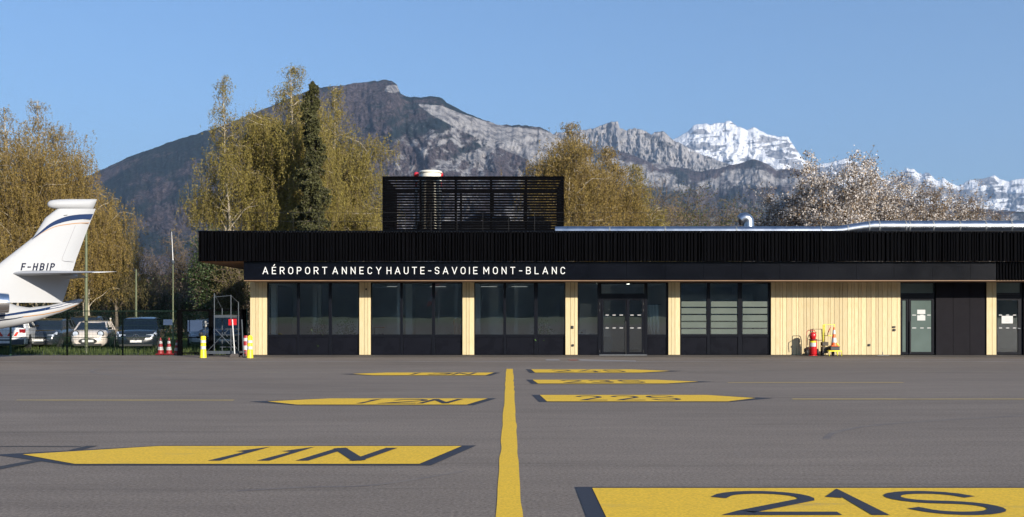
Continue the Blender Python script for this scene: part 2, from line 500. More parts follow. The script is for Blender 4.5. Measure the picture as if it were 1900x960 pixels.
def lettering(mb, items, t, fmap, depth, step=.0015):
    """items: (char, x, width, height); fmap(x, y, k) -> 3D point; k = lift"""
    for ci, (c, x, w_, h) in enumerate(items):
        for si, pl in enumerate(glyph(c, w_/h)):
            closed = pl[0] == 'closed'
            if closed: pl = pl[1:]
            Lf, Rt = stroke_polys(pl, t/h, closed)
            k = depth + si*step; n = len(Lf); vs = []
            for lift in ((k, 0) if depth > .003 else (k,)):
                for i in range(n):
                    vs.append(fmap(x+Lf[i].x*h, Lf[i].y*h, lift)); vs.append(fmap(x+Rt[i].x*h, Rt[i].y*h, lift))
            fs = []; m = n if closed else n-1
            for i in range(m):
                j = (i+1) % n
                fs.append((2*i, 2*i+1, 2*j+1, 2*j))
                if depth > .003:
                    o = 2*n
                    fs += [(2*i, 2*j, o+2*j, o+2*i), (2*i+1, o+2*i+1, o+2*j+1, 2*j+1)]
            if depth > .003 and not closed:
                o = 2*n; fs += [(0, o, o+1, 1), (2*n-2, 2*n-1, o+2*n-1, o+2*n-2)]
            mb.add(vs, fs)

# ------------------------------------------------------------------ the ground
def grass_ground_mat(name, c0, c1, c2):
    m = bpy.data.materials.new(name); m.use_nodes = True
    N = m.node_tree.nodes; L = m.node_tree.links; b = N['Principled BSDF']; b.inputs['Roughness'].default_value = .9
    tc = N.new('ShaderNodeTexCoord')
    n1 = N.new('ShaderNodeTexNoise'); n1.inputs['Scale'].default_value = .25; n1.inputs['Detail'].default_value = 8
    n2 = N.new('ShaderNodeTexNoise'); n2.inputs['Scale'].default_value = 9; n2.inputs['Detail'].default_value = 4
    L.new(tc.outputs['Object'], n1.inputs['Vector']); L.new(tc.outputs['Object'], n2.inputs['Vector'])
    cr = N.new('ShaderNodeValToRGB'); cr.color_ramp.elements[0].position = .35; cr.color_ramp.elements[1].position = .68
    cr.color_ramp.elements[0].color = (*c0, 1); cr.color_ramp.elements[1].color = (*c1, 1)
    L.new(n1.outputs['Fac'], cr.inputs[0])
    mx = N.new('ShaderNodeMix'); mx.data_type = 'RGBA'; mx.inputs[7].default_value = (*c2, 1)
    mr = N.new('ShaderNodeMapRange'); mr.inputs['From Min'].default_value = .5; mr.inputs['From Max'].default_value = .75; mr.inputs['To Max'].default_value = .7
    L.new(n2.outputs['Fac'], mr.inputs[0]); L.new(mr.outputs[0], mx.inputs[0]); L.new(cr.outputs[0], mx.inputs[6])
    L.new(mx.outputs[2], b.inputs['Base Color'])
    bp = N.new('ShaderNodeBump'); bp.inputs['Strength'].default_value = .6; bp.inputs['Distance'].default_value = .05
    L.new(n2.outputs['Fac'], bp.inputs['Height']); L.new(bp.outputs[0], b.inputs['Normal'])
    return m
M_GRASS = grass_ground_mat('meadow grass ground', (.045,.075,.018), (.10,.14,.03), (.13,.12,.05))
g = MB(); g.add([(-26000,-26000,-.04),(26000,-26000,-.04),(26000,26000,-.04),(-26000,26000,-.04)], [(0,1,2,3)])
tag(g.build('ground', M_GRASS), kind='structure')
YW = 43.0                      # the facade plane
KX = YW/FPX                    # metres per photo pixel there
g = MB(); g.box(-120, 120, -140, 42.95, -.3, 0)
tag(g.build('apron', M_ASPH), kind='structure')
M_STRIP = mat('brown gravel paving', (.075,.062,.05), .9, var=.3, vscale=1.5, bump=.5, bscale=30, stretch=(.3,1,1))
g = MB(); g.box((466-VX)*KX, 40, 40.75, 44, -.28, .012)
tag(g.build('pavement', M_STRIP), kind='structure')
g = MB(); g.box(-40, -11.4, 43.6, 47.6, -.3, -.028)     # verge below the fence
tag(g.build('path', mat('compacted gravel path', (.07,.065,.05), .95, var=.3, vscale=2, bump=.4)), kind='structure')

# ------------------------------------------------------------------ painted markings on the apron
def marking(name, label, cat, polys, m, z=.004, group=None):
    """polys in photo pixels on the ground"""
    mb = MB()
    for pl in polys: mb.sheet([G(px, py) for px, py in pl], z)
    o = mb.build(name, m); tag(o, label, cat, group); return o
# centre line with slightly wandering edges
mb = MB(); y0, y1 = G(946, 685).y, 5.2
ys = np.linspace(y1, y0, 160); lft = []; rgt = []
pyv = [HY+FPX*EYE/y for y in ys]
for y, py in zip(ys, pyv):
    l = np.interp(py, [685,960,1190], [939.6,920,903]); r_ = np.interp(py, [685,960,1190], [951.8,968.5,982])
    wob = .009*(vnoise(np.array([y*1.1]), np.array([1.]), 3)[0]-.5)*2
    wo2 = .010*(vnoise(np.array([y*1.3]), np.array([5.]), 9)[0]-.5)*2
    lft.append(((l-VX)*y/FPX+wob, y)); rgt.append(((r_-VX)*y/FPX+wo2, y))
n = len(ys)
mb.add([(p[0],p[1],.004) for p in lft]+[(p[0],p[1],.004) for p in rgt], [(i,i+1,n+i+1,n+i) for i in range(n-1)])
tag(mb.build('centre_line', M_PY), 'long straight yellow centre line running towards the terminal', 'line marking')

def stand_marking(txt, far_py, near_py, x0, x1, tip, skew, letters, lh, th, tipflat, label):
    """x0 = blunt end, x1 = shoulder, tip = point; in px at the mid row; skew = metres of shift over the band"""
    yf, yn = G(0, far_py).y, G(0, near_py).y
    ym = 2/(1/yf+1/yn)
    root = thing('stand_marking', ((x0-VX)*ym/FPX, ym, 0), label, 'stand marking', 'numbered stand markings on the apron')
    dx = lambda px: (px-x0)*ym/FPX
    hb = (yf-yn)/2
    s = 1 if x1 > x0 else -1
    sk = lambda y: skew*(y/(2*hb))
    edge = .09
    # navy outline slab (blunt end thicker)
    e0 = -s*.16*max(1, 1)
    L1, T = dx(x1), dx(tip)
    out = [(e0+sk(-hb-edge), -hb-edge), (L1+sk(-hb), -hb-edge), (T+s*.35, tipflat*hb), (L1+sk(hb), hb+edge), (e0+sk(hb+edge), hb+edge)]
    inn = [(s*.0+sk(-hb), -hb), (L1+sk(-hb), -hb), (T, tipflat*hb), (L1+sk(hb), hb), (sk(hb), hb)]
    m1 = MB(); m1.sheet(out, .004); m1.build('outline', M_PN, root)
    m2 = MB(); m2.sheet(inn, .008); m2.build('yellow_field', M_PY, root)
    m3 = MB(); items = []
    for c, a, b in letters:
        items.append((c, dx(a), dx(b)-dx(a), lh*2*hb))
    off = -lh*hb
    lettering(m3, items, th, lambda x, y, k: (x+sk(y+off), y+off, .012+k), .0, .0012)
    m3.build('stand_number', M_PN, root)
    return root
stand_marking('21S', 905, 964, 1112, 2010, 2420, .0, [('2',1348,1508),('1',1555,1612),('S',1678,1820)], .66, .145, 0, 'nearest yellow stand marking at lower right painted 21S')
stand_marking('22S', 733.5, 745.5, 1008, 1330, 1402, -.09, [('2',1076,1115),('2',1142,1184),('S',1208,1253)], .66, .10, 0, 'yellow stand marking painted 22S, right of the centre line')
stand_marking('23S', 705.3, 712.3, 993, 1225, 1296, -.10, [('2',1046,1078),('3',1097,1133),('S',1153,1190)], .66, .10, 0, 'yellow stand marking painted 23S, right of the centre line')
stand_marking('24S', 686, 692, 989, 1180, 1244, -.08, [('2',1028,1058),('4',1074,1110),('S',1124,1155)], .66, .10, 0, 'farthest right yellow stand marking, painted 24S')
stand_marking('11N', 828, 861, 820, 222, 42, .40, [('1',424,457),('1',511,544),('N',600,695)], .62, .145, 0, 'large yellow arrow marking painted 11N, lower left')
stand_marking('12N', 740, 751.5, 886, 582, 496, .36, [('1',676,692),('2',728,781),('N',795,840)], .62, .12, 0, 'yellow stand marking painted 12N, left of the centre line')
stand_marking('13N', 692, 697, 909, 705, 654, .22, [('1',762,776),('3',800,835),('N',846,876)], .62, .11, 0, 'farthest left yellow stand marking, painted 13N')
def hline(name, label, x0, x1, py, thick, m, z=.004):
    a = G(x0, py); b = G(x1, py)
    mb = MB(); mb.sheet([(a.x, a.y-thick/2), (b.x, b.y-thick/2), (b.x, b.y+thick/2), (a.x, a.y+thick/2)], z)
    tag(mb.build(name, m), label, 'line marking')
hline('lead_line', 'thin yellow line left of the 12N marking', 30, 434, 743, .15, M_PYT)
hline('lead_line', 'thin yellow line right of the 22S marking', 1470, 2100, 741, .15, M_PYT)
hline('lead_line', 'thin yellow line right of the 23S marking', 1350, 1676, 710.3, .14, M_PYT)
hline('lead_line', 'faint thin yellow line right of the 24S marking', 1275, 2050, 690.5, .14, mat_f := paint_mat('very faded yellow paint', (.40,.33,.18), 1.3))
hline('lead_line', 'faint thin line left of the 13N marking', 270, 560, 691, .12, mat_f)
hline('edge_line', 'thin white line crossing the whole apron before the terminal', -200, 2100, 671.5, .16, M_PW)
hline('edge_line', 'faint white line right along the terminal kerb strip', 1290, 2100, 668, .14, M_PW)
mb = MB(); mb.sheet([G(1075,669.4), G(1180,671), G(1180,670), G(1072,667.5)], .0065)
tag(mb.build('paint_patch', M_PW), 'white wedge of paint on the apron before the glass doors', 'paint mark')
mb = MB(); mb.sheet([G(1056,669.6), G(1072,669.6), G(1070,667.2), G(1055,667.2)], .0065)
tag(mb.build('paint_patch', M_PR), 'small red paint patch beside the white wedge of paint', 'paint mark')
mb = MB(); mb.sheet([G(1014,669.4), G(1040,669.4), G(1036,667.4), G(1011,667.4)], .0065)
tag(mb.build('paint_patch', M_PW), 'small white paint bar left of the red patch', 'paint mark')
mb = MB(); mb.sheet([G(-60,884), G(95,853), G(86,850), G(-60,877)], .0035); mb.sheet([G(-60,829.5), G(150,830), G(150,828.8), G(-60,828.5)], .0035)
mb.sheet([G(128,836), G(150,836), G(182,828), G(160,828)], .0038)
tag(mb.build('painted_out_line', M_PD), 'dark painted-out line crossing the tip of the 11N arrow', 'paint mark')
# tyre marks: faint dark curved ribbons
M_TYRE = paint_mat('rubber tyre trace', (.140,.118,.100), 1.1, under=(.18,.15,.123))
def tyre(pts, wd, label):
    mb = MB(); P = [Vector((G(*p).x, G(*p).y)) for p in pts]
    Q = []
    for i in range(len(P)-1):
        p0, p1, p2, p3 = P[max(i-1,0)], P[i], P[i+1], P[min(i+2,len(P)-1)]
        for k in range(8):
            t = k/8
            Q.append(.5*((2*p1)+(p2-p0)*t+(2*p0-5*p1+4*p2-p3)*t*t+(3*p1-p0-3*p2+p3)*t**3))
    Lf, Rt = stroke_polys([tuple(q) for q in Q], wd, ext=False)
    n = len(Lf)
    mb.add([(p.x,p.y,.0022) for p in Lf]+[(p.x,p.y,.0022) for p in Rt], [(i,i+1,n+i+1,n+i) for i in range(n-1)])
    tag(mb.build('tyre_mark', M_TYRE), label, 'tyre mark')
tyre([(1900,772),(1750,780),(1620,790),(1550,803),(1532,816)], .09, 'faint dark curved tyre mark right of centre above 21S')
tyre([(560,664),(300,676),(190,684),(175,692),(260,700),(520,712)], .12, 'dark looping tyre mark near the jet and fence')
tyre([(860,830+45),(700,900),(560,905),(430,912)], .06, 'faint dark scuff streak below the 11N arrow')

# ------------------------------------------------------------------ the terminal
T = thing('terminal_building', (0, YW, 0), 'long low airport terminal with black ribbed canopy and pale timber walls', 'building')
T.location = (0, 0, 0)
bx = lambda px: (px-VX)*KX
bz = lambda py: EYE+(HY-py)*KX
YF = 41.4        # fascia plane
KF = YF/FPX
fx = lambda px: (px-VX)*KF
fz = lambda py: EYE+(HY-py)*KF
ZS = fz(520)     # 3.11 soffit over the wall
ZB = fz(485.5)
XR = 34.0
YC = 41.15
ZT = EYE+(HY-430)*YC/FPX
cx_ = lambda px: (px-VX)*YC/FPX
# upper canopy: ribs standing on a black backing, irregular rhythm
mb = MB(); X0 = cx_(368)
mb.box(X0+.02, XR, YC+.07, YC+.25, ZB+.006, ZT-.02)
mb.box(X0+.02, X0+.2, YC+.25, 55, ZB+.006, ZT-.02)
mb.build('canopy_backing', mat('flat black backing', (.0006,.0006,.0008), .9, spec=.01), T)
mb = MB(); x = X0; rr = random.Random(3)
while x < XR:
    wd = rr.choice([.055,.055,.08,.11]); gp = rr.choice([.04,.05,.05,.07])
    dp = rr.choice([0,.012,.02])
    mb.box(x, x+wd, YC+dp, YC+.075, ZB, ZT)
    x += wd+gp
y = YC+.3
while y < 54:
    mb.box(X0-.04, X0+.03, y, y+.07, ZB, ZT); y += .13
mb.build('canopy_cladding', M_BLACK, T)
mb = MB(); mb.box(X0-.03, XR, YC-.02, YC+.3, ZT, ZT+.035); mb.box(X0-.03, X0+.3, YC+.3, 55, ZT, ZT+.035)
mb.build('parapet_cap', M_FASC, T)
mb = MB(); mb.box(X0+.3, XR, YC+.3, 55, ZT-.45, ZT-.3)
mb.build('roof_deck', mat('grey roof membrane', (.12,.12,.12), .9, var=.2, vscale=1), T)
# left overhang soffit, lower fascia band
mb = MB(); mb.box(X0+.01, fx(458), YC+.26, 55, ZB-.025, ZB+.004)
mb.build('overhang_soffit', M_SOFFIT, T)
XF0 = fx(452); XF1 = fx(1848)
mb = MB(); jn = [452,592,738,884,1023,1091,1163,1234,1305,1376,1447,1518,1589,1659,1730,1801,1848]
for a, b in zip(jn[:-1], jn[1:]):
    mb.box(fx(a)+.004, fx(b)-.004, YF, YF+.05, ZS, ZB-.002)
mb.build('fascia_panel', M_FASC, T)
mb = MB(); mb.box(XF0+.02, XR, YF+.055, YF+.12, ZS+.006, ZB+.004); mb.box(XF0+.02, XF0+.1, YF+.12, 55, ZS+.006, ZB)
mb.build('fascia_backing', MATS['flat black backing'], T)
mb = MB(); x = XF1+.03
while x < XR: mb.box(x, x+.07, YF-.02, YF+.05, ZS-.01, ZB); x += .125
mb.build('ribbed_fascia', M_BLACK, T)
mb = MB(); mb.box(XF0+.01, XR, YF+.02, YW+.35, ZS-.035, ZS-.001)
mb.build('soffit', mat('oak brown soffit edge', (.24,.14,.075), .6, var=.2, vscale=2), T)
# sign lettering
txt = 'AÉROPORT ANNECY HAUTE-SAVOIE MONT-BLANC'
WD = {'A':.58,'É':.42,'E':.42,'R':.48,'O':.5,'P':.46,'T':.5,'N':.50,'C':.46,'Y':.54,'H':.48,'U':.48,'-':.30,'S':.46,'V':.56,'I':.0,'M':.60,'B':.48,'L':.40}
# word starts and ends measured in the photograph
words = [('AÉROPORT',487.5,607),('ANNECY',617,707.5),('HAUTE-SAVOIE',717.5,886),('MONT-BLANC',897,1048.5)]
WD = {k: v*1.27 for k, v in WD.items()}; hgt = (509.3-495.7)*KF - .036; th = .031; items = []
for wd_, a, b in words:
    xa, xb = fx(a)+th/2, fx(b)-th/2
    tot = sum(WD[c]*hgt for c in wd_); gap = (xb-xa-tot)/(len(wd_)-1); x = xa
    for c in wd_:
        items.append((c, x, max(WD[c]*hgt, .001), hgt)); x += WD[c]*hgt+gap
zb = fz(509)+th/2
q = MB(); q.box(fx(486), fx(1051), YF-.0035, YF-.001, fz(511), fz(494)); so = q.build('sign_lettering', M_FASC, T)
so['label'] = 'white capital letters reading AÉROPORT ANNECY HAUTE-SAVOIE MONT-BLANC'
for it in items:
    mb = MB(); lettering(mb, [it], th, lambda x, y, k: (x, YF-.0036-k, zb+y), .02, .0015); mb.build('letter', M_WHITE, so)

# timber columns and wall: separate boards over a dark backing
def boards(name, px0, px1, joints, seed=0):
    mb = MB()
    js = [px0]+joints+[px1]; xs = [bx(j) for j in js]
    for a, b in zip(xs[:-1], xs[1:]):
        mb.box(a+.007, b-.007, YW, YW+.03, .03, ZS-.036)
    o = mb.build(name, M_TIMBER, T)
    k = MB(); k.box(bx(px0)+.004, bx(px1)-.004, YW+.032, YW+.36, .013, ZS-.036); k.build('board_backing', M_GAP, o)
    return o
boards('timber_column', 464, 495.5, [474.5,479,486.5])
boards('timber_column', 666.5, 688, [676,682.5])
boards('timber_column', 858, 880, [865,870.5])
boards('timber_column', 1049, 1072, [1058.5,1066.5])
boards('timber_column', 1240, 1262, [1245.5,1252.5])
boards('timber_column', 1830.5, 1849, [1841])
jw = [439.5,447.5,452,459.5,469.5,477.5,482,491.5,496.5,503.5,508.5,518.5,528.5,536.5,540.5,548,557.5,563.5,572.5,580.5,585,592.5,598,607.5,616.5,625,630,637,647,654.5,664.5]
boards('timber_wall', 1430.5, 1671, [1000+j for j in jw])
# left end wall and rest of the shell
mb = MB(); mb.box(bx(464)-.0, bx(464)+.2, YW+.37, 55, 0, ZB); mb.box(bx(464)+.2, XR, 54.8, 55, 0, ZT-.5)
mb.build('end_wall', mat('dark end wall render', (.09,.07,.05), .8, var=.2, vscale=2), T)
YG = YW+.13
# interior
mb = MB(); mb.box(bx(464)+.21, XR, YW+.36, 54.7, .0, .02)
mb.build('interior_floor', M_FLOORI, T)
mb = MB(); mb.box(bx(464)+.21, XR, YW+.36, 54.7, ZS-.04, ZS+.05)
mb.build('interior_ceiling', M_INT, T)
mb = MB(); mb.box(bx(464)+.21, XR, 50.5, 50.6, .02, ZS-.04)
for px in (735, 1055, 1250, 1430, 1671, 1745): mb.box(bx(px), bx(px)+.12, YW+.37, 50.5, .02, ZS-.04)
for px in (550, 730, 905, 1130, 1340): mb.box(bx(px), bx(px)+.4, 46.4, 46.8, .02, ZS-.04)
mb.build('interior_wall', M_INT, T)
ZG0, ZG1, ZP0, ZP1 = bz(621), bz(526), .03, bz(625)
def bay(px0, px1, panes, kind='plain', panels=True, y=YG):
    mb = MB(); x0, x1 = bx(px0), bx(px1)
    zt = ZS-.036
    fr = [(px0, panes[0][0])]+[(panes[i][1], panes[i+1][0]) for i in range(len(panes)-1)]+[(panes[-1][1], px1)]
    for a, b in fr: mb.box(bx(a)+.001, bx(b)-.001, y-.03, y+.06, .02, zt)
    for a, b in panes:
        mb.box(bx(a), bx(b), y-.025, y+.055, ZG1, zt); mb.box(bx(a), bx(b), y-.045, y+.055, bz(625.5), ZG0)
    o = mb.build('window', M_FRAME, T, bevel=.004)
    for i, (a, b) in enumerate(panes):
        q = MB(); q.box(bx(a)+.001, bx(b)-.001, y+.01, y+.018, ZG0+.001, ZG1-.001); q.build('window_pane', M_GLASS, o)
        q = MB(); q.box(bx(a)+.02, bx(b)-.02, y-.012, y+.04, .06, bz(626.5)); q.box(bx(a)+.001, bx(b)-.001, y+.0, y+.035, .021, bz(625.6)); q.build('lower_panel', M_PANEL, o, bevel=.004)
        if kind == 'frost':
            for za, zb_ in ((559.5,569.5),(572,582.5),(585,595.5),(598,608.5),(611,620)):
                q = MB(); q.box(bx(a)+.03, bx(b)-.03, y+.003, y+.007, bz(zb_), bz(za)); q.build('frosted_band', M_FROST, o)
    return o
bay(496, 666, [(497.5,550),(555,609),(615,664.5)])
bay(688.5, 857.5, [(689.5,742),(747,801),(807,856)])
bay(880.5, 1048.5, [(881.5,934),(939,991),(998,1047.5)])
bay(1262.5, 1430, [(1264,1312.5),(1319,1370),(1378,1426.5)], 'frost')
# entrance bay
zt = ZS-.036
def door_bay(px0, px1, side, trans, leaves, name='entrance_door', mat_g=M_GLASSD, mat_t=None, top=555):
    mb = MB(); y = YG
    mb.box(bx(px0)+.001, bx(trans[0]), y-.03, y+.07, .02, zt); mb.box(bx(trans[1]), bx(px1)-.001, y-.03, y+.07, .02, zt)
    mb.box(bx(trans[0]), bx(trans[1]), y-.028, y+.068, bz(trans[3]), bz(trans[3])+.05)
    mb.box(bx(trans[0]), bx(trans[1]), y-.028, y+.068, bz(top), bz(trans[3])-.002) ; mb.box(bx(trans[0]), bx(trans[1]), y-.028, y+.068, bz(trans[2]), zt)
    o = mb.build(name, M_FRAME, T, bevel=.004)
    q = MB(); q.box(bx(trans[0])+.001, bx(trans[1])-.001, y+.015, y+.023, bz(trans[3])+.051, bz(trans[2])-.001); q.build('transom_pane', mat_t or M_GLASS, o)
    return o
# sidelights of entrance
def sidelight(px0, px1, a, b):
    mb = MB(); y = YG
    mb.box(bx(px0)+.001, bx(a), y-.03, y+.06, .02, zt); mb.box(bx(b), bx(px1)-.001, y-.03, y+.06, .02, zt)
    mb.box(bx(a), bx(b), y-.028, y+.058, ZG1, zt); mb.box(bx(a), bx(b), y-.045, y+.058, bz(625.5), ZG0)
    o = mb.build('window', M_FRAME, T)
    q = MB(); q.box(bx(a)+.001, bx(b)-.001, y+.01, y+.018, ZG0+.001, ZG1-.001); q.build('window_pane', M_GLASS, o)
    q = MB(); q.box(bx(a)+.02, bx(b)-.02, y-.012, y+.04, .05, bz(626.5)); q.box(bx(a)+.001, bx(b)-.001, y, y+.035, .021, bz(625.6)); q.build('lower_panel', M_PANEL, o)
sidelight(1072.5, 1111, 1073.5, 1109)
sidelight(1201, 1239.5, 1202, 1236.5)
E = door_bay(1111, 1201, None, (1116,1196,527,547), None)
def leaf(parent, a, b, ga, gb, name='door_leaf', gm=None, dashes=None, handle=None, dy=0):
    y = YG+dy; mb = MB(); z0, z1 = .035, bz(555.3); g0, g1 = bz(653.5), bz(557.5)
    mb.box(bx(a), bx(ga), y-.04, y+.03, z0, z1); mb.box(bx(gb), bx(b), y-.04, y+.03, z0, z1)
    mb.box(bx(ga), bx(gb), y-.04, y+.03, z0, g0); mb.box(bx(ga), bx(gb), y-.04, y+.03, g1, z1)
    o = mb.build(name, M_FRAME, parent, bevel=.003)
    q = MB(); q.box(bx(ga)+.001, bx(gb)-.001, y-.006, y+.004, g0+.001, g1-.001); gp = q.build('glass_pane', gm or M_GLASSD, o)
    if dashes:
        q = MB()
        for py in (584.5, 608.5):
            for (p, r_) in dashes: q.box(bx(p), bx(r_), y-.013, y-.0075, bz(py+1.1), bz(py-.2))
        q.build_each('safety_dash', M_WPLAS, o)
    if handle:
        q = MB(); hx = bx(handle); q.tube([(hx, y-.10, bz(596)), (hx, y-.10, bz(656))], .022, 8)
        for py in (600, 652): q.bar((hx, y-.10, bz(py)), (hx, y-.035, bz(py)), .02)
        q.build('handle', M_DARK, o)
    return o
leaf(E, 1116.5, 1161.8, 1120, 1160, dashes=[(1124,1130),(1137,1143),(1150,1156.5)], handle=1161)
leaf(E, 1163, 1195.5, 1168.5, 1191.5, dashes=[(1170,1176.5),(1183.5,1190)])
q = MB()
for px in (1112.8, 1194.2):
    for py in (564, 576, 652): q.box(bx(px-.9), bx(px+.9), YG-.062, YG-.0405, bz(py+2), bz(py-2))
q.build_each('hinge', M_DARK, E)
q = MB(); q.box(bx(1112), bx(1200), YW-.05, YG+.05, .013, .032); q.build('threshold', M_STEEL, E)
q = MB(); q.box(bx(1121), bx(1136.5), YG+.2, YG+.21, bz(654.5), bz(625)); q.build('floor_notice', mat('grey board', (.3,.3,.28), .7), E)
for px in (1116.5+1, 1173.5):
    q = MB(); q.lathe([(.075,0),(.075,.02)], (bx(px), 44.6, ZS-.064), 12); q.build('ceiling_light', emis_mat('lit ceiling lamp', (1,.93,.8), 9), T)
# single door with greenish frosted glass
D = door_bay(1671.5, 1736, None, (1672.5,1734.5,526,546.5), None, name='side_door', mat_t=M_FROSTD)
leaf(D, 1672.6, 1687, 1676, 1683.5, name='side_leaf', gm=M_FROSTD)
lf = leaf(D, 1688, 1734.5, 1692, 1731, gm=M_FROSTD, dashes=[(1694.5,1702),(1709.5,1716),(1722.5,1729)], handle=1689.5)
q = MB(); q.box(bx(1704), bx(1719), YG-.012, YG-.0072, bz(583), bz(575)); q.box(bx(1704), bx(1719), YG-.012, YG-.0072, bz(595), bz(585.5)); q.build('paper_notice', M_PAPER, lf)
# dark panel run
mb = MB()
for a, b in ((1737,1769),(1769,1800),(1800,1828)): mb.box(bx(a)+.006, bx(b)-.006, YW+.02, YW+.10, .02, zt)
mb.build('wall_panel', mat('matt grey wall panel', (.0135,.0125,.0150), .8, spec=.05, var=.15, vscale=3, bump=.15, bscale=40), T)
mb = MB(); mb.box(bx(1736.5), bx(1830), YW+.105, YW+.3, .015, zt); mb.build('panel_backing', MATS['flat black backing'], T)
# right door
D2 = door_bay(1849.5, 1900, None, (1850.5,1895.5,525,546), None, name='staff_door', mat_t=M_FROSTD)
lf = leaf(D2, 1850.6, 1895.5, 1852.5, 1891, dashes=[(1856,1862),(1869,1875),(1882,1888)])
q = MB(); q.box(bx(1861), bx(1882), YG-.012, YG-.0072, bz(600.5), bz(586.5)); q.build('paper_notice', M_PAPER, lf)
q = MB()
for k, py in enumerate((592, 596)): q.box(bx(1868), bx(1876), YG-.0145, YG-.0122, bz(py+.5), bz(py))
q.build('printed_line', mat('grey ink', (.25,.25,.25), .8), lf)
q = MB(); q.tube([(bx(1893.5), YG-.10, bz(610)), (bx(1889), YG-.10, bz(609.5))], .015, 8); q.bar((bx(1893.5), YG-.10, bz(610)), (bx(1893.5), YG-.03, bz(610)), .02); q.build('handle', M_STEEL, lf)
mb = MB(); mb.box(bx(1900), XR, YW+.02, YW+.3, .015, zt); mb.build('wall_panel', MATS['matt grey wall panel'], T)
# small wall fittings
def fit(name, px, py, w_, h_, d=.05, m=M_DARK, y=YW):
    q = MB(); q.box(bx(px)-w_/2, bx(px)+w_/2, y-d, y-.001, bz(py)-h_/2, bz(py)+h_/2); return q.build(name, m, T, bevel=.008)
fit('entry_intercom', 1062, 607.5, .10, .12); fit('wall_socket', 1063, 641, .09, .09)
fit('entry_intercom', 1658.5, 607, .12, .07); fit('entry_intercom', 1659, 612.5, .10, .10); fit('wall_socket', 1612.5, 640.5, .09, .09)
fit('wall_camera', 679.5, 537, .06, .08)
q = MB(); q.tube([(bx(1622), YW-.35, .012), (bx(1645), YW-.30, .02)], .012, 6); q.tube([(bx(1633), YW-.32, .012), (bx(1632.5), YW-.32, .16)], .012, 6); q.build('floor_bolt', M_STEEL, T)

# interior pillars, screens and ceiling bars
M_PIL = mat('white interior pillar', (.75,.76,.74), .7)
q = MB()
for a, b, yy in ((497,506,43.6),(744,757,44.9),(838,845,45.3),(881,890,43.7),(560,566,45.6),(955,962,46),(1204,1209,44.4)):
    q.box(bx(a), bx(b), yy, yy+.3, .02, ZS-.04)
q.build_each('interior_pillar', M_PIL, T)
q = MB()
for a, b, yy, z0_, z1_ in ((575,650,47,.02,1.5),(700,742,46.5,.02,1.9),(905,930,45.6,.02,1.7),(985,1040,47,.02,1.35),(1085,1108,46,.02,2.2),(1270,1420,45.2,.02,2.6)):
    q.box(bx(a), bx(b), yy, yy+.12, z0_, z1_)
q.build_each('partition', M_INT, T)
q = MB()
for px in (720,805,905,965): q.box(bx(px)-.35, bx(px)+.35, 45.5, 45.56, ZS-.16, ZS-.13)
q.build_each('ceiling_bar', emis_mat('white ceiling bar glow', (1,.97,.9), .22), T)  # unlit white fixtures, given a weak glow so they show bright
# things inside, seen through the glass
sh = thing('display_shelf', (bx(700), 44.2, .02), 'wooden display shelf with pots behind the second window', 'shelf')
q = MB()
for z in (1.08, 1.52): q.box(-.28, .26, -.18, .18, z-.62+.0, z-.62+.035+.0)
q = MB(); q.box(-.30,.30,-.18,.18,.70,.74); q.build('shelf_board', M_SHW := mat('orange oak shelf', (.45,.24,.09), .5, var=.2, vscale=6), sh)
q = MB(); q.box(-.30,.15,-.18,.18,1.13,1.17); q.build('shelf_board', M_SHW, sh)
q = MB()
for x_, y_ in ((-.28,-.16),(.28,-.16),(-.28,.16),(.28,.16)): q.box(x_-.012, x_+.012, y_-.012, y_+.012, 0, 1.13 if x_ < 0 else .7)
q.build('shelf_frame', M_DARK, sh)
q = MB(); q.lathe([(.05,.742),(.075,.80),(.06,.87),(.04,.9)], (-.08,0,0), 12); q.build('pot', M_WPLAS, sh, smooth=True)
q = MB(); q.lathe([(.05,.742),(.06,.80),(.03,.88)], (.08,0,0), 12); q.build('pot', M_BLUES, sh, smooth=True)
sc_ = thing('carved_torso', (bx(846.5), 43.75, .02), 'brown carved wooden torso figure on a plinth behind the second window', 'sculpture')
q = MB(); q.lathe([(.20,0),(.20,.78)], (0,0,0), 14); q.build('plinth', M_GREY, sc_)
q = MB(); rings = []
for z, a, b in ((.78,.12,.09),(.9,.15,.11),(1.05,.16,.11),(1.2,.14,.10),(1.32,.17,.12),(1.43,.18,.11),(1.50,.13,.09),(1.53,.06,.05),(1.58,.05,.05)):
    rings.append([(a*math.cos(t)*(1+.06*math.sin(5*t+z*9)), b*math.sin(t), z) for t in [2*PI*k/16 for k in range(16)]])
q.loft(rings); q.build('torso', mat('carved brown wood', (.42,.19,.08), .55, var=.35, vscale=5, stretch=(1,1,.2)), sc_, smooth='all')
cu = thing('curtain', (bx(1211), 43.45, 0), 'pale hanging curtain behind the glass right of the doors', 'curtain')
q = MB(); n = 40; top = []; bot = []
for i in range(n):
    t = i/(n-1); yy = .06*math.sin(t*PI*7)
    top.append((-.20+t*.50, yy, bz(565.5))); bot.append((-.10+t*.47, yy*1.2, bz(623)))
q.add(top+bot, [(i, i+1, n+i+1, n+i) for i in range(n-1)])
o = q.build('drape', mat('white curtain cloth', (.75,.78,.74), .8), cu, smooth='all'); sm = o.modifiers.new('thick', 'SOLIDIFY'); sm.thickness = .01
q = MB(); q.tube([(-.25,0,bz(565)),(.42,0,bz(565))], .012, 6); q.build('rail', M_DARK, cu)
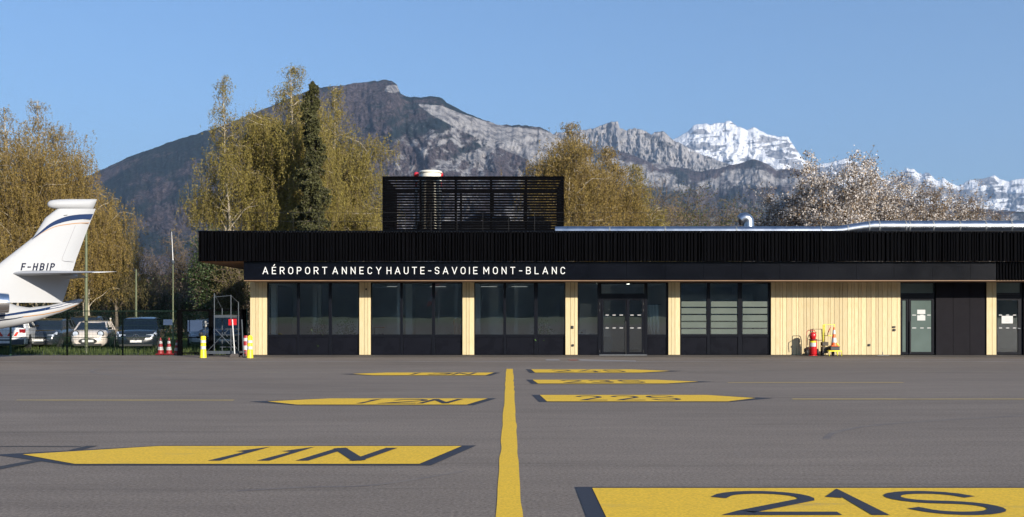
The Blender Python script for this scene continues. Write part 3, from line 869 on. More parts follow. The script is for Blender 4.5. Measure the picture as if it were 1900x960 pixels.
def plant(px, y, h, lb, seed):
    P_ = thing('potted_plant', (bx(px), y, .02), lb, 'plant', 'potted plants inside the windows')
    q = MB(); q.lathe([(.14,0),(.18,.35),(.16,.35)], n=14); q.build('pot', M_WPLAS, P_, smooth=True)
    r3 = np.random.default_rng(seed); C = r3.normal(size=(500, 3))*np.array([.20,.16,.22*h])+np.array([0,0,h*.72]); C = C[C[:, 2] > .36]
    q = r3.normal(size=(len(C), 3)); e = np.cross(q, r3.normal(size=q.shape)); q /= np.linalg.norm(q, axis=1)[:, None]; e /= np.linalg.norm(e, axis=1)[:, None]
    V = np.stack([C-q*.06, C+e*.02, C+q*.06, C-e*.02], 1).reshape(-1, 3)
    np_mesh('leaves', V, np.arange(len(V)).reshape(-1, 4), mat('house plant leaves', (.07,.14,.03), .5, island=.4), P_)
plant(590, 43.5, 1.15, 'low bushy green plant inside the first window from the left', 1)
plant(640, 43.6, 1.25, 'taller green plant near the right edge of the first window', 2)
plant(1010, 43.5, 1.15, 'green plant inside the window left of the glass doors', 3)
ds = thing('reception_desk', (bx(1091), 43.75, .02), 'white desk items and cabinet behind the left door sidelight', 'desk')
q = MB(); q.box(-.42,.40,-.0,.35,0,.80); q.build('cabinet', M_GREY, ds)
q = MB(); q.box(-.40,-.02,.02,.25,.805,1.05); q.build('white_box', M_WPLAS, ds)
q = MB(); q.box(-.25,-.17,.005,.018,.90,.96); q.box(-.36,-.06,.005,.018,.84,.86); q.build('screen_symbol', M_DARK, ds)
q = MB(); q.box(.10,.38,.02,.2,.805,.89); q.build('paper_tray', M_WPLAS, ds)

# ------------------------------------------------------------------ on the roof
DL = 45.0; lx = lambda px: (px-VX)*DL/FPX; lz = lambda py: EYE+(HY-py)*DL/FPX
LS = thing('louvred_screen', (lx(878), DL, ZT-.3), 'black louvred screen box standing on the terminal roof', 'roof screen')
LS.location = (0, 0, 0)
xa, xb, za, zb_ = lx(710.5), lx(1046), ZT-.3, lz(328.5); yb = DL+5
mb = MB()
pitch = 4.93*DL/FPX; z = zb_-.06
while z > za+.05:
    mb.box(xa, xb, DL-.02, DL+.03, z-pitch*.75, z)
    z -= pitch
mb.build('front_louvres', M_BLACK, LS)
for xs0 in (xa, xb-.05):
    mb = MB(); z = zb_-.06
    while z > za+.05:
        mb.box(xs0, xs0+.05, DL+.06, yb-.06, z-pitch*.72, z); z -= pitch
    mb.build('side_louvres', M_BLACK, LS)
mb = MB()
for px in (711.5, 780, 845.5, 911, 976, 1044.5):
    for yy in (DL+.032, yb-.12): mb.box(lx(px)-.05, lx(px)+.05, yy, yy+.08, za, zb_)
mb.box(xa-.02, xb+.02, DL-.04, DL+.13, zb_-.04, zb_+.02); mb.box(xa-.02, xb+.02, yb-.1, yb+.04, zb_-.04, zb_+.02)
mb.box(xa-.02, xa+.08, DL+.13, yb-.1, zb_-.04, zb_+.02); mb.box(xb-.08, xb+.02, DL+.13, yb-.1, zb_-.04, zb_+.02)
mb.build('screen_frame', M_BLACK, LS)
A = thing('air_handling_unit', (lx(960), DL+2.6, ZT-.3), 'grey air handling unit inside the louvred roof screen', 'machine')
q = MB(); q.box(-4.6,1.55,-.7,1.6,0,1.25); q.build('casing', mat('dark grey unit casing', (.02,.023,.03), .5, var=.2, vscale=2), A, bevel=.02)
q = MB(); q.lathe([(.4,1.25),(.4,1.4),(.34,1.5)], (-.7,0,0), 20); q.lathe([(.4,1.25),(.4,1.4),(.34,1.5)], (.9,0,0), 20); q.build('fan_cowl', M_DARK, A)
q = MB(); q.tube([(-2.4,.2,.2),(-2.4,.2,1.2),(-1.6,.2,1.6),(-.4,.2,.9)], .22, 12); q.build('duct_elbow', M_GREY, A, smooth=True)
C_ = thing('roof_flue', (lx(798)*1.005, DL+.62, ZT-.3), 'white round flue rising above the black louvred screen', 'chimney')
k = (DL+.62)/FPX; z0 = ZT-.3; h1 = EYE+(HY-322)*k-z0; r_ = 19*k
q = MB(); q.lathe([(r_,0),(r_,h1)], n=32); q.build('flue_pipe', mat('cream white flue metal', (.72,.68,.58), .45, var=.06, vscale=2), C_, smooth=True)
q = MB(); q.lathe([(r_,h1-.02),(r_+.05,h1),(r_+.06,h1+.05),(r_+.02,h1+.09),(r_-.05,h1+.09)], n=32); q.build('flue_rim', MATS['cream white flue metal'], C_, smooth=True)
for px, side in ((772.5,'left'), (817.5,'right')):
    B = thing('beacon', (lx(px)*1.02, DL+.9, ZT-.3), 'red and white obstruction lamp %s of the white flue' % ('left' if side == 'left' else 'right'), 'beacon', 'beacons beside the roof flue')
    k = (DL+.9)/FPX; B.location.x = (px-VX)*k; h = EYE+(HY-328)*k-B.location.z
    q = MB(); q.lathe([(.05,0),(.05,h)], n=10); q.build('mast', M_WPLAS, B)
    q = MB(); q.lathe([(.09,h),(.12,h+.05),(.12,h+.13),(.08,h+.19),(.02,h+.21)], n=16); q.build('lamp_cap', M_RED, B, smooth=True)
    q = MB(); q.lathe([(.055,h-.5),(.055,h-.25)], n=10); q.build('red_band', M_RED, B)
# silver duct along the parapet
YD = 42.3; kd = YD/FPX; dxx = lambda px: (px-VX)*kd; dz = lambda py: EYE+(HY-py)*kd
DU = thing('ventilation_duct', (0,0,0), 'long silver duct lying along the terminal roof edge', 'duct')
pts = []; rad = []
def zc(py_top, r): return dz(py_top)-r
r1, r2 = .20, .235
P_ = [(1030,420,r1),(1400,420,r1),(1540,420,r1),(1562,419,r1),(1600,412.5,.21),(1622,409.5,r2),(1640,409.5,r2),(1900,409.5,r2),(2150,409.5,r2)]
mb = MB(); mb.tube([(dxx(a), YD+.1, zc(b, c)) for a, b, c in P_], [c for a, b, c in P_], 28)
mb.build('duct_pipe', M_DUCT, DU, smooth=True)
mb = MB()
for a, b, c in [(1131,420,r1),(1234,420,r1),(1366,420,r1),(1523,420,r1),(1573,417.5,r1),(1612,410.8,.225),(1631,409.5,r2),(1680,409.5,r2),(1687,409.5,r2),(1731,409.5,r2),(1780,409.5,r2),(1828,409.5,r2),(1876,409.5,r2)]:
    x_ = dxx(a); mb.lathe([(c+.001,x_-.03),(c+.014,x_-.03),(c+.014,x_+.03),(c+.001,x_+.03)], (0, YD+.1, zc(b, c)), 24, 'x')
mb.build_each('duct_clamp', M_STEEL, DU, smooth=True)
mb = MB()
for px in (1100,1200,1300,1420,1500,1660,1760,1860): mb.box(dxx(px)-.03, dxx(px)+.03, YD, YD+.2, ZT-.3, zc(420,r1)-.15)
mb.build_each('duct_support', M_STEEL, DU)
V = thing('cowl_vent', (dxx(1399), YD+1.2, ZT-.3), 'silver bent cowl vent standing behind the roof duct', 'vent')
k = (YD+1.2)/FPX; zt2 = EYE+(HY-395.5)*k-(ZT-.3)
mb = MB(); r_ = .25
pts = [(.04,0,0),(.04,0,zt2-.42)]+[(-.12+.16*math.cos(R(a)),-.0,zt2-.36+.14*math.sin(R(a))) for a in (20,50,80,110)]+[(-.30,0,zt2-.32)]
mb.tube(pts, [r_]*2+[r_*.98]*4+[r_*.9], 20); mb.build('vent_pipe', M_DUCT, V, smooth=True)
mb = MB(); mb.tube([(-.29,0,zt2-.32),(-.33,0,zt2-.325)], .2, 16); mb.build('vent_mouth', M_DARK, V)
# thin safety rail
YR = 44.2; kr = YR/FPX
RL = thing('roof_railing', (0,0,0), 'thin grey safety railing along the terminal roof', 'railing')
mb = MB()
for py in (395, 411): mb.tube([((395-VX)*kr, YR, EYE+(HY-py)*kr), (XR, YR, EYE+(HY-py)*kr)], .007, 5)
mb.build_each('rail', M_DARK, RL)
mb = MB()
for px in list(range(400, 720, 48))+list(range(752, 1040, 48))+list(range(1060, 2300, 48)): mb.tube([((px-VX)*kr, YR, ZT-.3), ((px-VX)*kr, YR, EYE+(HY-395)*kr)], .007, 5)
mb.build_each('rail_post', M_DARK, RL)
# ------------------------------------------------------------------ mountains (real relief, kilometres away)
def mountain_mat(name, tree_a, tree_b, rock_a, rock_b, sc=1.0):
    m = bpy.data.materials.new(name); m.use_nodes = True
    N = m.node_tree.nodes; L = m.node_tree.links; b = N['Principled BSDF']; b.inputs['Roughness'].default_value = .9
    b.inputs['Specular IOR Level'].default_value = .1
    tc = N.new('ShaderNodeTexCoord')
    def noise(scale, detail, stretch=None, rough=.6):
        mp = N.new('ShaderNodeMapping'); L.new(tc.outputs['Object'], mp.inputs[0])
        if stretch: mp.inputs['Scale'].default_value = stretch
        n = N.new('ShaderNodeTexNoise'); n.inputs['Scale'].default_value = scale; n.inputs['Detail'].default_value = detail; n.inputs['Roughness'].default_value = rough
        L.new(mp.outputs[0], n.inputs['Vector']); return n.outputs['Fac']
    def ramp(f, p0, c0, p1, c1):
        r = N.new('ShaderNodeValToRGB'); r.color_ramp.elements[0].position = p0; r.color_ramp.elements[1].position = p1
        r.color_ramp.elements[0].color = (*c0, 1); r.color_ramp.elements[1].color = (*c1, 1); L.new(f, r.inputs[0]); return r.outputs[0]
    def attr(n):
        a = N.new('ShaderNodeAttribute'); a.attribute_name = n; return a.outputs['Fac']
    def mix(f, a, c):
        x = N.new('ShaderNodeMix'); x.data_type = 'RGBA'; L.new(f, x.inputs[0])
        for s_, v in ((6, a), (7, c)):
            if isinstance(v, tuple): x.inputs[s_].default_value = (*v, 1)
            else: L.new(v, x.inputs[s_])
        return x.outputs[2]
    def thr(f, n, lo=.42, hi=.58, k=.35):
        # mask value disturbed by noise, then sharpened
        a = N.new('ShaderNodeMath'); a.operation = 'MULTIPLY_ADD'; a.inputs[1].default_value = k; L.new(n, a.inputs[0])
        L.new(f, a.inputs[2])
        r = N.new('ShaderNodeMapRange'); r.inputs['From Min'].default_value = lo+k/2; r.inputs['From Max'].default_value = hi+k/2
        L.new(a.outputs[0], r.inputs[0]); return r.outputs[0]
    crown = noise(.05*sc, 4, (1,1,.6), .85)
    patch = noise(.006*sc, 6)
    vstr = noise(.02*sc, 6, (1,1,.18), .65)
    trees = mix(thr(attr('conifer'), noise(.02*sc, 9, (1,1,.7), .85), .38, .62, k=2.2), ramp(crown, .42, tuple(c*.40 for c in tree_a), .60, tuple(c*1.6 for c in tree_a)),
                ramp(crown, .42, tuple(c*.5 for c in tree_b), .60, tuple(c*1.9 for c in tree_b)))
    rock = ramp(vstr, .36, rock_a, .57, rock_b)
    c = mix(thr(attr('rock'), noise(.02*sc, 9, (1,1,.55), .8), .42, .60, k=1.3), trees, rock)
    c = mix(thr(attr('snow'), noise(.012*sc, 8, (1,1,1.6), .78), .44, .56, k=.5), c, (.84,.85,.88))
    L.new(c, b.inputs['Base Color'])
    bp = N.new('ShaderNodeBump'); bp.inputs['Strength'].default_value = .9; bp.inputs['Distance'].default_value = 14/sc
    ad = N.new('ShaderNodeMath'); ad.operation = 'ADD'; L.new(crown, ad.inputs[0]); L.new(vstr, ad.inputs[1])
    L.new(ad.outputs[0], bp.inputs['Height']); L.new(bp.outputs[0], b.inputs['Normal'])
    return m
def mountain(name, line, Dr, Df, m, masks, nu=700, nv=150, gexp=1.0, relief=1.0, jag=1.5, seed=1, fu=1/60., back=.35, kv=.35, sharp=0.):
    px = np.linspace(line[0][0], line[-1][0], nu)
    py = np.interp(px, [p[0] for p in line], [p[1] for p in line])
    py = py - jag*fbm(px/14., px*0+seed, seed, 5, .6)*1.6
    v = np.concatenate([np.linspace(0, 1, nv), 1+np.linspace(.04, 1, 10)*back])
    PX, VV = np.meshgrid(px, v)
    RY = np.broadcast_to(py, PX.shape)
    vc = np.minimum(VV, 1)
    elev = (HY-RY)/FPX*vc**gexp
    PYv = HY-elev*FPX
    gul = ridged(PX*fu + .5*fbm(PX*fu, PYv*fu, seed+5, 3), PYv*fu*kv + PX*fu*.3, seed, 6, .58) - .55
    fin = fbm(PX*fu*5, PYv*fu*5*max(kv,.5), seed+9, 5, .62)
    span = Dr-Df
    Y = Df + span*VV + relief*span*(.55*gul + .15*fin*(1+sharp))*np.clip(np.sin(vc*PI)**.6*.9+.18, 0, 1)*-1*(VV <= 1.0001)
    Y = np.where(VV > 1, np.maximum(Y, (Df+span*VV)), Y)
    elev = np.where(VV > 1, elev*(1-(VV-1)/back*1.0), elev)
    X = (PX-VX)*Y/FPX; Z = EYE+elev*Y - 3
    V = np.stack([X, Y, Z], -1).reshape(-1, 3)
    h, w_ = PX.shape
    i = np.arange(h-1)[:, None]*w_+np.arange(w_-1)[None]
    F = np.stack([i, i+1, i+w_+1, i+w_], -1).reshape(-1, 4)
    PYs = HY-elev*FPX
    at = masks(PX, PYs, RY, vc, gul, fin)
    o = np_mesh(name, V, F, m, smooth=True, attrs={k: np.broadcast_to(a, PX.shape).reshape(-1) for k, a in at.items()})
    tag(o, kind='structure')
    return o
M_M1 = mountain_mat('wooded limestone mountain', (.080,.064,.068), (.013,.022,.024), (.105,.10,.108), (.39,.37,.36))
M_M2 = mountain_mat('limestone crags', (.10,.085,.085), (.03,.035,.035), (.13,.13,.14), (.42,.395,.38), .6)
M_M3 = mountain_mat('snowy high peaks', (.10,.09,.095), (.03,.035,.04), (.10,.11,.14), (.34,.34,.36), .4)
def zero(PX): return PX*0
def masks1(PX, PY, RY, v, gul, fin):
    low = np.interp(PX, [690,742,770,800,850,900,950,1000,1040,1120], [150,172,192,215,240,262,285,305,322,340])
    top = np.interp(PX, [690,742,765,790,820,850,900,950,1000,1040], [158,180,190,190,193,205,222,234,238,246])
    band = sstep(0, 5, PY-top)*sstep(0, 6, low-PY)*sstep(700, 780, PX)
    cap = np.exp(-((PX-728)/16.)**2)*sstep(154, 160, PY)*sstep(174, 168, PY)
    slope = sstep(600, 800, PX+30*fbm(PX/20.,PY/16.,38,3,.6))*sstep(205, 245, PY)*sstep(1060, 1000, PX)
    patch = fbm(PX/46., PY/30.+PX/90., 31, 5, .6)
    rock = np.clip(band*1.0+cap + slope*(.42+.60*patch+.35*fbm(PX/16.,PY/12.,37,4,.6)), 0, 1)
    rock = np.maximum(rock, .12*sstep(580, 650, PX))
    con = .28+.75*fbm(PX/70.+PY/60., PY/45., 77, 5, .55) + .22*sstep(420, 260, PX) - .15*sstep(680, 800, PX)*sstep(250, 290, PY)
    con = con + .28*sstep(12, 0, PY-RY)
    return {'rock': rock, 'snow': zero(PX), 'conifer': con}
mountain('wooded_mountain', [(-900,470),(-300,440),(0,392),(100,352),(200,309),(240,290),(300,268),(350,252),(400,236),(450,218),(520,188),(560,172),(592,161),(640,156),(670,152),(690,149),(712,147),(726,149),(736,156),(743,173),(762,180),(800,178),(820,181),(835,194),(860,207),(885,216),(905,224),(930,232),(962,230),(1000,235),(1020,243),(1040,258),(1060,275),(1090,300),(1140,345),(1200,395),(1300,470),(1420,560)],
         4600, 1700, M_M1, masks1, nu=1500, nv=300, gexp=1.0, relief=.20, jag=1.6, seed=11, fu=1/75., kv=.45)
def masks2(PX, PY, RY, v, gul, fin):
    rock = .95 - .9*sstep(0, 30, PY-np.interp(PX, [1000,1085,1160,1250,1350,1500], [285,275,300,325,340,345])) - .5*(fbm(PX/25., PY/10., 8) > .33)
    return {'rock': np.clip(rock, 0, 1), 'snow': sstep(1180, 1300, PX)*(.2+.5*fbm(PX/20., PY/14., 4)), 'conifer': .5+zero(PX)}
mountain('limestone_crags', [(960,290),(1000,262),(1030,247),(1085,241),(1100,237),(1120,231),(1135,225),(1146,225),(1150,238),(1163,244),(1168,239),(1185,238),(1200,243),(1208,249),(1215,242),(1232,244),(1245,256),(1252,262),(1275,272),(1300,285),(1340,300),(1400,322),(1500,350),(1600,380)],
         8200, 5600, M_M2, masks2, nu=700, nv=200, gexp=1.0, relief=.20, jag=2.6, seed=23, fu=1/28., sharp=1.2, kv=.35)
def masks3(PX, PY, RY, v, gul, fin):
    d = PY-RY
    n = fbm(PX/34.+PY/50., PY/13.-PX/60., 51, 6, .6)
    strata = fbm(PX/120., PY/4.5+.25*PX/12., 61, 4, .6)
    snow = .60+1.15*n+.6*strata - .2*sstep(6, 24, d)*sstep(60, 30, d)+.25*sstep(12, 2, d)
    snow = snow - .55*sstep(330, 350, PY)*sstep(1560, 1500, PX)
    snow = snow - .3*sstep(1330, 1250, PX)*sstep(20, 40, d)
    snow = snow + .5*np.exp(-((PY-(283+.55*(PX-1400)))/7.)**2)*sstep(1290, 1330, PX)*sstep(1500, 1460, PX)
    return {'rock': .95+zero(PX), 'snow': np.clip(snow, 0, 1), 'conifer': zero(PX)+.4}
mountain('snowy_peaks', [(1180,330),(1215,285),(1240,262),(1262,252),(1275,243),(1292,231),(1310,229),(1330,230),(1342,227),(1348,223),(1358,226),(1368,235),(1385,240),(1398,236),(1410,242),(1430,250),(1445,255),(1463,254),(1466,262),(1474,274),(1482,283),(1490,296),(1510,308),(1540,300),(1566,293),(1590,300),(1620,325),(1650,335),(1672,322),(1684,313),(1695,313),(1706,323),(1722,322),(1740,334),(1752,330),(1764,341),(1780,345),(1800,334),(1825,331),(1845,326),(1856,334),(1870,337),(1885,333),(1900,330),(1960,345),(2100,372),(2400,420)],
         13500, 10000, M_M3, masks3, nu=1200, nv=240, gexp=1.0, relief=.30, jag=2.2, seed=41, fu=1/70., sharp=-.1, kv=1.0)
def masks4(PX, PY, RY, v, gul, fin):
    rock = .30+.55*fbm(PX/40., PY/16., 91, 5, .6)+.30*sstep(8, 22, PY-RY)*sstep(60, 30, PY-RY)
    return {'rock': np.clip(rock, 0, 1), 'snow': zero(PX), 'conifer': .45+.5*fbm(PX/50., PY/30., 15)}
mountain('forest_foothills', [(1000,300),(1040,282),(1085,270),(1110,272),(1135,275),(1170,286),(1215,303),(1262,310),(1300,318),(1330,312),(1372,303),(1388,296),(1402,294),(1418,302),(1440,314),(1480,312),(1500,319),(1560,345),(1650,368),(1760,382),(1900,392),(2200,420)],
         6200, 3800, M_M1, masks4, nu=900, nv=150, gexp=1.0, relief=.24, jag=1.6, seed=61, fu=1/55., kv=.6)
# low wooded hills on the far side of the airfield, behind the photographer (mirrored in the windows)
a = np.linspace(0, 2*PI, 361); rows = []
mb = MB()
for k, (rr_, hh) in enumerate(((1500,0),(1800,.75),(2100,1.),(2600,.8))):
    for t in a:
        hgt_ = (270+50*math.sin(t*5+1)+24*math.sin(t*13)+14*math.sin(t*31))*hh
        mb.v.append((rr_*math.sin(t), rr_*math.cos(t), max(hgt_, 0)-3))
for k in range(3):
    for i in range(360):
        if math.cos(a[i]) > -.15: continue
        mb.f.append((k*361+i, k*361+i+1, (k+1)*361+i+1, (k+1)*361+i)); mb.m.append(0)
tag(mb.build('hills', mat('dark wooded hill', (.022,.030,.016), .95, var=.5, vscale=.02), smooth='all'), kind='structure')
g = MB(); g.box(-300, 300, -400, -141, -.2, -.01)
tag(g.build('airfield_grass', M_GRASS), kind='structure')

# ------------------------------------------------------------------ trees
def leaf_quads(C, size, up=None, asp=1.5, seedr=None):
    n = len(C); r_ = seedr or rng
    d = r_.normal(size=(n, 3)); d /= np.linalg.norm(d, axis=1)[:, None]
    if up is not None: d = d*(1-up)+np.array([0,0,-1])*up; d /= np.linalg.norm(d, axis=1)[:, None]
    q = r_.normal(size=(n, 3)); e = np.cross(d, q); e /= np.linalg.norm(e, axis=1)[:, None]
    s = size*r_.uniform(.6, 1.35, n)[:, None]
    a = C-d*s*asp/2; b = C+e*s/2; c = C+d*s*asp/2; f = C-e*s/2
    V = np.stack([a, b, c, f], 1).reshape(-1, 3)
    F = np.arange(n*4).reshape(n, 4)
    return V, F
def tubes_np(paths, n=4):
    """paths: list of (pts (m,3), radii (m)) -> V, F"""
    Vs, Fs = [], []; b = 0
    ang = np.arange(n)*2*PI/n; ca, sa = np.cos(ang), np.sin(ang)
    for P, r_ in paths:
        P = np.asarray(P, float); m = len(P)
        d = np.gradient(P, axis=0); d /= np.linalg.norm(d, axis=1)[:, None]+1e-9
        ref = np.array([.31,.2,.93]) if abs(d[0,2]) < .9 else np.array([1.,.1,0])
        u = np.cross(d, ref); u /= np.linalg.norm(u, axis=1)[:, None]+1e-9
        w_ = np.cross(d, u)
        V = P[:, None]+(u[:, None]*ca[None, :, None]+w_[:, None]*sa[None, :, None])*np.asarray(r_)[:, None, None]
        Vs.append(V.reshape(-1, 3))
        i = np.arange(m-1)[:, None]*n; k = np.arange(n)[None]; k2 = (k+1) % n
        Fs.append(np.stack([b+i+k, b+i+k2, b+i+n+k2, b+i+n+k], -1).reshape(-1, 4)); b += m*n
    return np.concatenate(Vs), np.concatenate(Fs)
M_BIRCH = mat('white birch bark', (.38,.33,.25), .8, var=.30, vscale=2.2, stretch=(1,1,3), bump=.3)
M_BIRB = mat('tan birch limbs', (.40,.34,.25), .85, var=.25, vscale=3)
M_BARK = mat('brown grey bark', (.13,.105,.08), .9, var=.35, vscale=4, bump=.5)
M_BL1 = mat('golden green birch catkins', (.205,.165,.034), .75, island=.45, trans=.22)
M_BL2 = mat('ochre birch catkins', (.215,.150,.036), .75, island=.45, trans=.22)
M_BL3 = mat('olive birch catkins', (.10,.082,.024), .75, island=.45, trans=.2)  # darker catkin copy; also carries the shade of the birches by the jet
M_SPR = mat('dark spruce needles', (.046,.046,.010), .8, island=.5)
M_GRN = mat('fresh green leaves', (.07,.10,.018), .7, island=.45, trans=.25)
M_IVY = mat('dark ivy leaves', (.035,.058,.014), .6, island=.5, trans=.1)
M_TWIG = mat('bare brown twigs', (.16,.115,.085), .9, island=.3)
M_BLOS = mat('white cherry blossom', (.56,.51,.47), .8, island=.30, trans=.25)
M_BLOB = mat('bronze cherry buds', (.20,.13,.06), .8, island=.4, trans=.2)

def birch(px, base_d, top_py, width_px, label, leafm, seed, density=1.0, lean=0., low=.12, stems=1, trunk_m=None, wprof=None, group='birches behind the terminal', bottom_z=0.):
    r_ = np.random.default_rng(seed)
    X0_, Y0_ = (px-VX)*base_d/FPX, base_d
    H = EYE+(HY-top_py)*base_d/FPX; RW = width_px*base_d/FPX/2
    root = thing('birch_tree', (X0_, Y0_, 0), label, 'tree', group); low = max(low, (bottom_z-.3)/H)
    wprof = wprof or [(0,.55),(.12,.85),(.35,1.0),(.6,.98),(.8,.75),(.92,.45),(1,.12)]
    env = lambda f: np.interp(f, [p[0] for p in wprof], [p[1] for p in wprof])*RW
    trunk, limbs, C = [], [], []
    twigs = []
    for s in range(stems):
        a0 = r_.uniform(0, 2*PI); off = .5*(s > 0)
        hs = H*(1 if s == 0 else r_.uniform(.72, .92))
        t = np.linspace(0, 1, 22)
        spread = (0 if s == 0 else r_.uniform(.25, .5)*RW)
        cx = off*math.cos(a0)+lean*t**1.5*H+spread*np.cos(a0)*t**1.3+.14*np.sin(t*5+s)+.05*np.sin(t*17)
        cy = off*math.sin(a0)+spread*np.sin(a0)*t**1.3+.14*np.cos(t*4+s*2)
        P = np.stack([cx, cy, t*hs], 1)
        rad = (.11 if s == 0 else .085)*(1-t)**.8+.010
        trunk.append((P, rad))
        nl = int(36*density*(1 if s == 0 else .7))
        for i in range(nl):
            f = low+(1-low)*(i+r_.uniform(0, 1))/nl; f = min(f, .985)
            b = np.array([np.interp(f, t, P[:, 0]), np.interp(f, t, P[:, 1]), f*hs])
            az = r_.uniform(0, 2*PI) if i % 3 else (0 if r_.random() < .5 else PI)+r_.normal()*.4
            reach = max(env(min((f*hs)/H+.10, 1))*r_.uniform(.7, 1.2), .35)
            rise = reach*r_.uniform(.7, 1.5)*(1-.4*f)
            u = np.linspace(0, 1, 10)
            hor = reach*u; zz = rise*(1.25*u-.55*u**2.5)+.04*reach*np.sin(u*11+i)
            wav = .10*reach*np.sin(u*(4+3*r_.random())+i)+.03*reach*np.sin(u*15+i)
            Q = np.stack([b[0]+np.cos(az)*hor-np.sin(az)*wav, b[1]+np.sin(az)*hor+np.cos(az)*wav, b[2]+zz], 1)
            Q[:, 2] = np.minimum(Q[:, 2], H*.99)
            rl = (.015+.014*reach/2.5)*(1-u)+.008
            limbs.append((Q, rl))
            # hanging strands
            ns = int(density*(8+20*reach))
            us = r_.uniform(.12, 1, ns)**.8
            for uu in us:
                q = np.array([np.interp(uu, u, Q[:, k]) for k in range(3)])
                q += r_.normal(size=3)*np.array([.42,.42,.25])*(.5+reach*.30)
                q[2] = min(q[2], H)
                L_ = r_.uniform(.5, 1.0)*min(.55+reach*.62, 2.9)*(1.1-.5*f)
                m = max(int(L_/.055*1.15), 4)
                tt = np.sort(r_.uniform(0, 1, m))
                sw = r_.normal(size=2)*.10
                pts = np.stack([q[0]+sw[0]*tt*L_+.04*np.sin(tt*9), q[1]+sw[1]*tt*L_, q[2]-tt*L_+.18*np.sin(np.minimum(tt*3, PI))*.5], 1)
                pts += r_.normal(size=pts.shape)*np.array([.045,.045,.03])
                pts = pts[pts[:, 2] > bottom_z+.4+r_.uniform(-1.2, 1.0)]
                if len(pts) > 2:
                    C.append(pts)
                    if r_.random() < .35: twigs.append((pts[::max(len(pts)//4, 1)], np.full(len(pts[::max(len(pts)//4, 1)]), .006)))
    V, F = tubes_np(trunk, 8); np_mesh('trunk', V, F, trunk_m or M_BIRCH, root, smooth=True)
    V, F = tubes_np(limbs, 5); np_mesh('limbs', V, F, trunk_m or M_BIRB, root, smooth=True)
    C = np.concatenate(C)
    V, F = leaf_quads(C, .040, up=.55, asp=2.4, seedr=r_)
    V2, F2 = tubes_np([t_ for t_ in twigs if len(t_[0]) > 1], 3)
    mi = np.concatenate([np.zeros(len(F)), np.ones(len(F2))])
    np_mesh('crown', np.concatenate([V, V2]), np.concatenate([F, F2+len(V)]), [leafm, M_TWIG], root, mi=mi)
    return root

